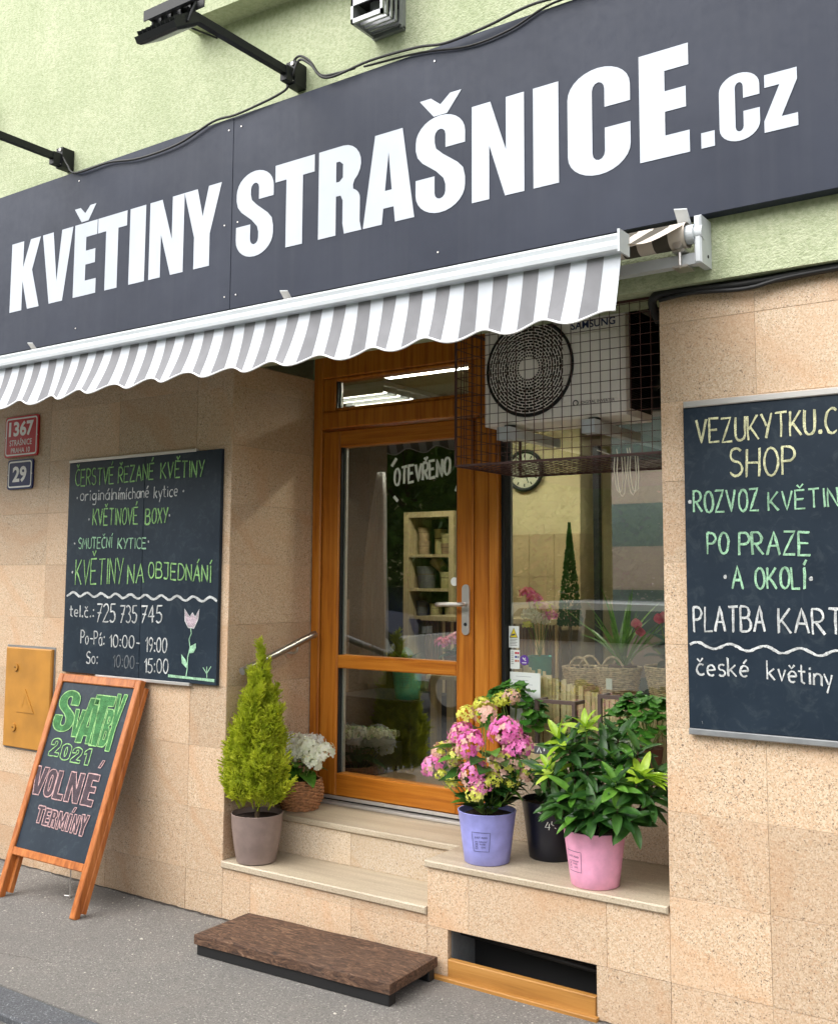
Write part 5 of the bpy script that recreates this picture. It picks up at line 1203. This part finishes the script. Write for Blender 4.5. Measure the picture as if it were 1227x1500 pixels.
for x in (-2.29, -2.028): MB().box(x, x+.008, .4825, .53, .80, .878).build('end_board', PINE, cr)
MB().box(-2.24, -2.165, .4725, .4738, .835, .868).build('printed_label', GPRINT, cr)
m_ = MB(); ribbon(m_, [(-2.225, .842), (-2.215, .862), (-2.205, .842)], .005, .472); ribbon(m_, [(-2.19, .862), (-2.19, .85)], .006, .472); m_.build('label_mark', PAPER, cr)

# ================================================================ INSIDE THE SHOP
# ceiling light with louvres (lit)
cl = thing('ceiling_light', 'lit square louvred ceiling light seen through the fanlight', 'ceiling light', (-4.75, 2.65, 2.98))
LAMP = emit('fluorescent_tube', (1, .93, .78), 2.4)
MB().box(-5.10, -4.45, 2.30, 2.98, 2.985, 3.015).build('housing', WMET, cl)
for k in range(4): MB().tube([(-5.04, 2.39+.165*k, 2.968), (-4.51, 2.39+.165*k, 2.968)], .030, 10).build('tube', LAMP, cl)
lv = MB()
for k in range(5): lv.box(-5.08, -4.47, 2.306+.165*k, 2.318+.165*k, 2.93, 2.984)
for k in range(14): lv.box(-5.07+.045*k, -5.066+.045*k, 2.32, 2.96, 2.945, 2.984)
lv.build('louvre', WMET, cl)
for x, y in ((-2.4, 1.6), (-3.7, 1.7)):  # unseen lamps added to brighten the room behind the door and window
    c2 = thing('ceiling_light', 'added unseen fill light on the shop ceiling, %s' % ('above the display window' if x > -3 else 'over the middle of the shop floor'), 'ceiling light', (x, y, 2.98))
    MB().box(x-.3, x+.3, y-.1, y+.1, 2.985, 3.015).build('housing', WMET, c2); MB().box(x-.33, x+.33, y-.112, y-.102, 2.90, 3.015).build('spill_shield', WMET, c2); MB().box(x-.33, x+.33, y+.102, y+.112, 2.90, 3.015).build('spill_shield', WMET, c2); MB().box(x-.345, x-.332, y-.112, y+.112, 2.90, 3.015).build('spill_shield', WMET, c2); MB().box(x+.332, x+.345, y-.112, y+.112, 2.90, 3.015).build('spill_shield', WMET, c2); MB().tube([(x-.28, y, 2.965), (x+.28, y, 2.965)], .025, 10).build('tube', emit('added_fill_tube', (1, .93, .80), 75), c2)  # side plates added to keep the tube light off the entrance reveal
# shelf with pots
sh = thing('shelf_unit', 'pale wooden shelf unit with plant pots, seen through the door glass', 'shelf unit', (-4.25, 2.6, .445))
for x in (-4.47, -4.075): MB().box(x, x+.045, 2.58, 2.88, .445, 2.075).build('side_post', PINE, sh)
MB().box(-4.4245, -4.0755, 2.58, 2.88, 2.035, 2.075).build('top_board', PINE, sh)
for z in (1.745, 1.50, 1.30, .9): MB().box(-4.4245, -4.0755, 2.585, 2.86, z, z+.02).build('shelf', PINE, sh)
MB().box(-4.47, -4.03, 2.8805, 2.89, .445, 2.07).build('back_panel', mat('dark_shelf_back', (.06, .055, .03), .8), sh)
def jar(label, x, z, r, h, m, y=2.70, rot=0):
    t = thing('plant_pot', label, 'pot', (x, y, z)); b = MB().lathe([(r*.82, 0), (r*.85, .003), (r, h*.93), (r*1.06, h*.94), (r*1.06, h), (r*.95, h)], (0, 0, 0), 28, None, True, True)
    b.xf(Matrix.Translation((x, y, z)) @ Matrix.Rotation(rot, 4, 'Y')); b.build('pot_body', m, t, auto=40)
    MB().lathe([(r*.95, h*.62), (r*.97, h*.66)], (x, y, z), 28).build('pot_band', mat('pot_band_brown', (.1, .06, .03), .7), t) if rot == 0 else None
TAN = mat('tan_ceramic', (.30, .21, .12), .6, noise=.2, nscale=30); GRYP = mat('grey_felt', (.10, .10, .105), .9); CRM = mat('cream_ceramic', (.46, .42, .20), .6, noise=.15, nscale=30)
jar('lower left tan pot of the stacked pair on the top shelf', -4.372, 1.765, .045, .10, TAN); jar('upper left tan pot, resting on the lower one on the top shelf', -4.372, 1.866, .045, .10, TAN)
jar('tall tan pot standing in the middle of the top shelf', -4.28, 1.765, .045, .19, CRM, 2.78); jar('lower right pinkish pot of the stacked pair on the top shelf', -4.16, 1.765, .055, .08, TAN); jar('upper right pot resting on the pinkish one on the top shelf', -4.16, 1.846, .052, .07, CRM)
jar('large dark grey pot on the middle shelf', -4.345, 1.52, .075, .16, GRYP); jar('cream ribbed pot right of the dark grey pot, middle shelf', -4.17, 1.52, .05, .12, CRM); jar('tan pot tipped over on top of the cream one, middle shelf', -4.20, 1.665, .045, .10, TAN, 2.70, -.9)
jar('grey-green pot at the left of the lowest visible shelf', -4.375, 1.32, .05, .11, GRYP); jar('cream pot at the middle of the lowest visible shelf', -4.26, 1.32, .05, .09, CRM); jar('small cream pot at the right of the lowest visible shelf', -4.14, 1.32, .04, .10, CRM)
# counter ledge and reed screens
co = thing('shop_counter', 'wooden counter with a pale top and reed front inside the door', 'counter', (-3.8, 2.3, .445))
MB().box(-4.05, -3.0, 2.20, 2.55, 1.31, 1.34).build('counter_top', PINE, co)
for k in range(44): 
    x = -4.03+.0235*k; MB().tube([(x, 2.24, .45), (x+R.uniform(-.003, .003), 2.24, 1.305)], R.uniform(.006, .011), 6).build('reed', REED if R.random() < .7 else STICK, co)
rs_ = thing('reed_screen', 'dark reed screen along the left wall inside the door', 'screen', (-4.4, 1.5, .445))
for k in range(48):
    t = k/47; x = -4.05-.75*t; y = .85+1.5*t; MB().tube([(x, y, .45), (x+R.uniform(-.01, .01), y, 1.42+R.uniform(-.02, .02))], R.uniform(.009, .014), 6).build('reed', REED, rs_)
# curtain
cu_ = MB(); K = 24
for i in range(K+1):
    t = i/K; x = -4.06+.20*t
    for j in range(9):
        q = j/8; z = .95+1.3*q; wd = 1-.75*q**2.5; cu_.v.append(Vector((-3.93+(x+3.96)*wd+.05*q, 1.5+.018*math.sin(i*1.9)+.01*math.sin(j), z)))
for i in range(K):
    for j in range(8): cu_.f.append([i*9+j, (i+1)*9+j, (i+1)*9+j+1, i*9+j+1]); cu_.m.append(0)
o = cu_.build('curtain', CLOTH, None, True); tag(o, 'grey gathered curtain hanging inside the door glass', 'curtain'); sm = o.modifiers.new('thick', 'SOLIDIFY'); sm.thickness = .004
# dark table, flower box and teal bucket
tb = thing('display_table', 'dark box display table inside, left behind the lower door glass', 'table', (-3.95, 1.75, .445))
MB().bev(-4.30, -3.72, 1.62, 2.10, .447, .835, .005).build('table_box', BMET, tb); MB().bev(-4.32, -3.70, 1.60, 2.12, .8355, .85, .004).build('table_top', BMET, tb)
fb_ = thing('flower_box', 'black box of dried cream flowers on the floor behind the lower door glass', 'flower box', (-3.92, 1.42, .447))
MB().bev(-4.10, -3.75, 1.30, 1.58, .447, .61, .005).build('box', BLACK, fb_)
HC = head_mesh('flower_head', .05, 44, [leaf_mat('dried_cream_petal', (.30, .30, .16), (.42, .42, .26), (.55, .55, .4), .7), LMID], seed=31)
for k in range(12): inst('flower_head', HC, fb_, Matrix.Translation((-4.08+.10*(k % 4), 1.34+.09*(k//4), .655+R.uniform(-.02, .03))) @ Matrix.Rotation(R.uniform(0, 6), 4, 'Z') @ Matrix.Scale(R.uniform(.85, 1.1), 4))
tl = thing('teal_bucket', 'teal florist bucket with a printed label on the dark table inside', 'bucket', (-3.77, 1.52, .85))
tc_ = (-3.80, 1.70, .851); bucket(tl, tc_, .095, .075, .185, PTEAL, False); pot_print(tl, tc_, .095, .075, .185, -62, .07, .075, .07, 1.0)
for k in range(22): put_leaf(LF_OV, tl, (tc_[0]+R.uniform(-.03, .03), tc_[1]+R.uniform(-.03, .03), 1.03+R.uniform(0, .05)), rnd_dir(5, 70), R.uniform(.8, 1.1))
st2 = thing('plant_table', 'pale wooden plant table with two visible legs, right of the dark table inside', 'table', (-3.55, 1.9, .445))
for x, y in ((-3.62, 1.75), (-3.50, 1.75), (-3.62, 2.1), (-3.2, 2.1)): MB().box(x-.025, x+.025, y-.025, y+.025, .446, .98).build('leg', PINE, st2)
MB().box(-3.66, -3.1, 1.70, 2.14, .981, 1.005).build('table_top', PINE, st2)
hp2 = thing('rose_plant', 'dark red flowering plant on the plant table inside', 'potted plant', (-3.55, 1.85, 1.005))
MB().lathe([(.05, 0), (.07, .11), (.065, .11)], (-3.55, 1.85, 1.006), 24, None, True, True).build('pot', PTERRA, hp2)
HR = head_mesh('flower_head', .05, 34, [FROSE, FPINK], seed=41)
for k in range(4): inst('flower_head', HR, hp2, Matrix.Translation((-3.62+.06*k, 1.82+.03*(k % 2), 1.19+.02*(k % 3))))
for k in range(16): put_leaf(LF_OV, hp2, (-3.55, 1.85, 1.12), rnd_dir(-10, 60), R.uniform(.7, 1))
# wall clock
ck = thing('wall_clock', 'round black-rimmed wall clock hanging inside the window under the cage', 'clock', (-3.46, 2.59, 2.33))
ckc = (-3.455, 2.33)
MB().cyl((ckc[0], 2.598, ckc[1]), .125, 'y', -.02, 40).build('clock_face', mat('clock_face_cream', (.42, .42, .30), .5), ck)
MB().tube([(ckc[0]+.132*math.cos(2*math.pi*i/48), 2.58, ckc[1]+.132*math.sin(2*math.pi*i/48)) for i in range(49)], .014, 8, False).build('clock_rim', BMET, ck, True)
m_ = MB(); 
for k in range(12): a = math.pi*k/6; ribbon(m_, [(ckc[0]+.09*math.cos(a), ckc[1]+.09*math.sin(a)), (ckc[0]+.112*math.cos(a), ckc[1]+.112*math.sin(a))], .008, 2.5765)
ribbon(m_, [ckc, (ckc[0]-.05, ckc[1]+.03)], .010, 2.5755); ribbon(m_, [ckc, (ckc[0]+.03, ckc[1]-.085)], .007, 2.575); m_.build('clock_hands', BMET, ck)
ct = thing('cone_tree', 'slim dark cone-shaped tree in a pot behind the window display', 'potted tree', (-2.93, 2.2, .447))
cm = MB(); rr_ = random.Random(4)
for k in range(1500):
    t = rr_.random()**1.3; a = rr_.uniform(0, 6.283); r = .075*(1-t)*rr_.uniform(.7, 1.05); p = Vector((-2.93+r*math.cos(a), 2.2+r*math.sin(a), 1.30+.63*t)); d_ = Vector((math.cos(a)*.4, math.sin(a)*.4, 1)).normalized()*.02; b = d_.orthogonal().normalized()*.006
    cm.add([p, p+d_*.5+b, p+d_, p+d_*.5-b], [(0, 1, 2, 3)])
stuff(cm.build('foliage', LDARK, ct)); MB().tube([(-2.93, 2.2, .7), (-2.93, 2.2, 1.4)], .012, 6).build('trunk', BARK, ct)
MB().lathe([(.09, 0), (.13, .26), (.12, .26)], (-2.93, 2.2, .448), 24, None, True, True).build('pot', PTERRA, ct)
# stick fence and baskets on the window display
dp = thing('window_display', 'low wooden display shelf behind the shop window', 'display shelf', (-2.0, .95, .8))
MB().box(-2.52, -1.38, .86, 1.35, .985, 1.01).build('display_board', PINE, dp); MB().box(-2.52, -1.38, .90, 1.30, .5, .984).build('display_body', mat('brown_display', (.12, .08, .05), .8), dp)
sf = thing('stick_fence', 'row of pale split sticks standing behind the window glass', 'fence', (-2.2, .80, .80))
hts = lambda x: 1.180-.115*min(1, max(0, (x+2.42)/.42))*(1 if x < -2.08 else 1)
for k in range(62):
    x = -2.50+.0175*k; h = hts(x)+R.uniform(-.012, .015)
    if x > -2.00: h = 1.075+R.uniform(-.02, .01)
    if x > -1.92: h = 1.04+R.uniform(-.03, .02)
    MB().bev(-.008, .008, -.003, .003, 0, h-.80, .0015).xf(Matrix.Translation((x, .73+R.uniform(-.008, .008), .80)) @ Matrix.Rotation(R.uniform(-.02, .02), 4, 'Y')).build('stick', STICK, sf)
def wbask(label, x, y, r0, r1, h, handles=True):
    t = thing('wicker_basket', label, 'basket', (x, y, 1.01)); m = MB(); basket(m, (x, y, 1.0105), [(r0, 0), (r1, h)], int(h/.0085), 22, .0044, 64); m.build('basket_weave', WICKP, t, True)
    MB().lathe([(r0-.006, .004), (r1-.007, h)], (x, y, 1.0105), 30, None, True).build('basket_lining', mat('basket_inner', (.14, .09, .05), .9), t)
    if handles:
        for s in (-1, 1):
            a = [(x+.052*math.cos(q), y+s*r1*.55+.004*math.sin(6*q), 1.005+h+.06*math.sin(q)) for q in [math.pi*i/10 for i in range(11)]]
            MB().tube(a, .0055, 6).build('handle', WICKP, t, True)
    return t
wbask('pale wicker basket with a rope handle, left of the grassy plant', -2.265, 1.03, .078, .105, .155); wbask('pale wicker basket holding the grassy plant, a small tag on its front', -2.085, 1.02, .075, .108, .165); wbask('wide pale wicker basket at the right edge of the window', -1.83, 1.08, .10, .135, .175, False)
tg = MB().box(-2.095, -2.065, .905, .907, 1.085, 1.135).build('paper_tag', PAPER, None); tag(tg, 'small pale paper tag hanging on the basket of the grassy plant', 'tag')
gp = thing('grassy_plant', 'spiky plant with long arching grass-like leaves in the middle basket', 'potted plant', (-2.07, 1.02, 1.10))
MB().lathe([(.05, 0), (.068, .09), (.062, .09)], (-2.06, 1.02, 1.10), 24, None, True, True).build('pot', PTERRA, gp)
LG1 = leaf_mesh('leaf', .36, .017, LMID, 'lance', .4, .10, 12); LG2 = leaf_mesh('leaf', .33, .020, LMID, 'lance', .4, .55, 12)
for k in range(34): put_leaf(LG1 if k % 3 else LG2, gp, (-2.06+R.uniform(-.02, .02), 1.02+R.uniform(-.02, .02), 1.18), rnd_dir(48, 84), R.uniform(.7, 1.15))
yp = thing('anthurium', 'pink flowering plant with broad blue-green leaves in the right basket', 'potted plant', (-1.85, 1.08, 1.1))
LB = leaf_mesh('leaf', .13, .10, leaf_mat('blue_green_leaf', (.02, .07, .05), (.03, .11, .08), (.05, .16, .10), .4), 'ovate', .2, .3, 8)
for k in range(20): put_leaf(LB, yp, (-1.85+R.uniform(-.05, .05), 1.08+R.uniform(-.05, .05), 1.20+R.uniform(0, .08)), rnd_dir(0, 60), R.uniform(.7, 1.1))
LP = leaf_mesh('flower', .07, .055, FROSE, 'ovate', .3, -.1, 6)
for x, z in ((-2.0, 1.36), (-1.98, 1.325), (-1.885, 1.385), (-1.86, 1.395), (-1.79, 1.40), (-1.765, 1.41)):
    put_leaf(LP, yp, (x, 1.05, z), (.3*R.uniform(-1, 1), -.6, .6), 1, name='flower'); MB().tube([(-1.85, 1.08, 1.2), (x, 1.06, z)], .0022, 5).build('stem', STEM, yp)
bq = thing('flower_bunch', 'bunch of red, cream and white flowers at the left edge of the window display', 'flowers', (-2.5, 1.05, 1.01))
MB().lathe([(.05, 0), (.06, .2), (.05, .2)], (-2.52, 1.05, 1.011), 24, None, True).build('vase', PTEAL, bq)
for x, z, h in ((-2.58, 1.52, HR), (-2.54, 1.49, HR), (-2.50, 1.46, HE[0]), (-2.47, 1.45, HE[1]), (-2.56, 1.41, HW[0]), (-2.50, 1.39, HW[1]), (-2.58, 1.36, HY[0]), (-2.45, 1.41, HP[0])):
    inst('flower_head', h, bq, Matrix.Translation((x, 1.03, z)) @ Matrix.Scale(.8, 4)); MB().tube([(-2.52, 1.05, 1.2), (x, 1.03, z)], .002, 5).build('stem', STEM, bq)
# a dark upright door frame and a grey-blue striped panel at the right of the room
pn = thing('striped_panel', 'grey and slate striped panel at the right side of the room inside', 'panel', (-2.5, 2.6, .445))
SLT = mat('slate_paint', (.07, .10, .11), .7); MAUV = mat('grey_mauve_paint', (.24, .20, .19), .8)
for k in range(9): MB().box(-2.78, -1.6, 2.50, 2.52, .45+.27*k, .45+.27*(k+1)-.001).build('stripe', SLT if k % 2 else MAUV, pn)
MB().box(-2.90, -2.86, 2.48, 2.52, .45, 2.45).build('door_post', BMET, pn)

# ================================================================ THE STREET BEHIND (seen in the glass)
def car(x, y, z, label, body, L=4.3, H=1.42, flip=1, van=0):
    t = thing('parked_car', label, 'car', (x, y, z)); W2 = .88
    CG_ = mat('car_glass_'+label[:6], (.02, .03, .03), .08, spec=.8)
    prof_ = [(-.5, .30), (-.5, .55), (-.47, .66), (-.30, .72), (-.17, .97), (-.02, 1), (.30, .99), (.44, .90), (.495, .62), (.5, .30)]
    sec = [(px*L*flip, pz*H) for px, pz in prof_]; n = len(sec); vs = []
    for j, (yy, k) in enumerate(((-W2, 0), (-W2+.06, 1), (W2-.06, 1), (W2, 0))):
        for px, pz in sec:
            tum = .12*max(0, (pz/H-.62)/.38); vs.append((x+px, y+yy*(1-tum), z+(pz if k else min(pz, pz-.02))))
    fs = [(j*n+i, j*n+(i+1) % n, (j+1)*n+(i+1) % n, (j+1)*n+i) for j in range(3) for i in range(n)]+[tuple(range(n)), tuple(range(4*n-1, 3*n-1, -1))]
    MB().add(vs, fs).build('body', body, t, auto=30)
    for s in (-1, 1):
        for a, b, a2, b2 in ((-.20, .03, -.13, .03), (.045, .28, .045, .27), (.295, .44, .285, .38)):
            q = [(a*L*flip, .68*H), (b*L*flip, .68*H), (b2*L*flip, .93*H), (a2*L*flip, .93*H)]
            MB().add([(x+px, y+s*(W2*(1-.12*max(0, (pz/H-.62)/.38))+.004), z+pz) for px, pz in q], [(0, 1, 2, 3)]).build('side_window', CG_, t)
        for a in (-.31, .31):
            w = MB().cyl((x+a*L*flip, y+s*(W2-.2), z+.31), .31, 'y', s*.205, 28).build('wheel', BLACK, t); MB().cyl((x+a*L*flip, y+s*(W2+.006), z+.31), .2, 'y', s*.004, 20).build('rim', ALU, w)
        MB().box(*sorted((x-.495*L*flip, x-.505*L*flip)), y+s*.62-.14, y+s*.62+.14, z+.58, z+.70).build('headlight', ENAM, t)
    MB().add([(x-.20*L*flip, y-.7, z+.80*H-.1), (x-.20*L*flip, y+.7, z+.80*H-.1), (x-.165*L*flip, y+.66, z+.985*H-.02), (x-.165*L*flip, y-.66, z+.985*H-.02)], [(0, 1, 2, 3)]).build('windscreen', CG_, t)
    return t
car(-5.3, -6.35, -.03, 'silver estate car parked across the street, reflected in the shop window', mat('silver_paint', (.72, .74, .75), .3, coat=1), 4.8, 1.38, 1)
car(-12.6, -11.0, .04, 'dark blue car parked beyond the grass, reflected in the door glass', mat('dark_blue_paint', (.01, .02, .08), .15, .2, coat=1), 4.2, 1.4, -1)
def tree(x, y, h, r, label, seed, low=1.2):
    rr_ = random.Random(seed); t = thing('street_tree', label, 'tree', (x, y, .04))
    MB().tube([(x, y, 0), (x+.1, y, h*.3), (x, y+.1, h*.7)], .2, 10, rs=[.24, .17, .07]).build('trunk', BARK, t)
    for k in range(6): a = k*1.05; MB().tube([(x+.05, y, h*(.28+.06*k)), (x+r*.6*math.cos(a), y+r*.6*math.sin(a), h*(.5+.07*k))], .05, 6, rs=[.07, .02]).build('limb', BARK, t)
    m = MB(); cl_ = [(x+rr_.gauss(0, r*.45), y+rr_.gauss(0, r*.45), low+rr_.random()**.8*(h-low), rr_.uniform(.45, .85)) for _ in range(120)]
    for cx, cy_, cz, cr_ in cl_:
        for q in range(150):
            d = Vector((rr_.gauss(0, 1), rr_.gauss(0, 1), rr_.gauss(0, 1))).normalized()*cr_*rr_.uniform(.5, 1.05); p = Vector((cx, cy_, cz))+d; a = Vector((rr_.gauss(0, 1), rr_.gauss(0, 1), rr_.gauss(0, .5))).normalized()*.12; b = a.orthogonal().normalized()*.07
            m.add([p-a, p-b, p+a, p+b], [(0, 1, 2, 3)])
    stuff(m.build('crown', LTREE, t))
tree(-13.8, -14.5, 7.5, 2.9, 'broad leafy tree standing behind the parked dark blue car', 3, .8); tree(-9.6, -12.6, 7, 2.2, 'leafy tree on the verge nearer the silver car', 5, 1.6)
tree(-9.6, -16.5, 8, 3.0, 'leafy tree in the second row, behind the tree on the verge', 15, 1.0); tree(-3.0, -15.5, 8, 2.6, 'leafy tree furthest to the right beyond the grass', 17, 1.0)
tree(-6.0, -15, 8, 2.6, 'leafy tree beyond the grass, opposite the shop window', 8, 1.2); tree(-19.5, -17, 8, 2.4, 'leafy tree furthest along the street, before the cream house', 9, 1.2)
for i, (x0, x1, y0, y1, h, lb_) in enumerate(((-40, -20.5, -36, -24, 8, 'cream apartment house across the street, far left of the trees'), (-18, 2, -40, -28, 8, 'cream apartment house added behind the trees to hold back low sky light'), (4, 24, -36, -26, 7, 'cream apartment house added right of the trees to hold back low sky light'), (-64, -43, -36, -24, 8, 'cream apartment house added furthest left to hold back low sky light'))):  # row past the first house added to hold back low sky light
    t = thing('apartment_house', lb_, 'house', ((x0+x1)/2, y1, 0)); CRH = mat('cream_render_'+str(i), (.55, .46, .28), .9, noise=.05, nscale=1)
    MB().box(x0, x1, y0, y1, 0, h).build('wall', CRH, t); MB().prism([(x0-.4, h), (x1+.4, h), ((x0+x1)/2, h+2.6)], y0-.4, y1+.4).build('roof', mat('red_roof_tiles', (.25, .07, .04), .8, noise=.2, nscale=3), t)
    nx_ = int((x1-x0)/2.6)
    for a in range(nx_):
        for b in range(int(h/2.7)):
            wx = x0+1.3+2.6*a; wz = 1.1+2.7*b; f = MB().box(wx-.65, wx+.65, y1+.001, y1+.05, wz, wz+1.4).build('window', WMET, t); MB().box(wx-.57, wx+.57, y1+.0505, y1+.06, wz+.08, wz+1.32).build('pane', BMET, f)
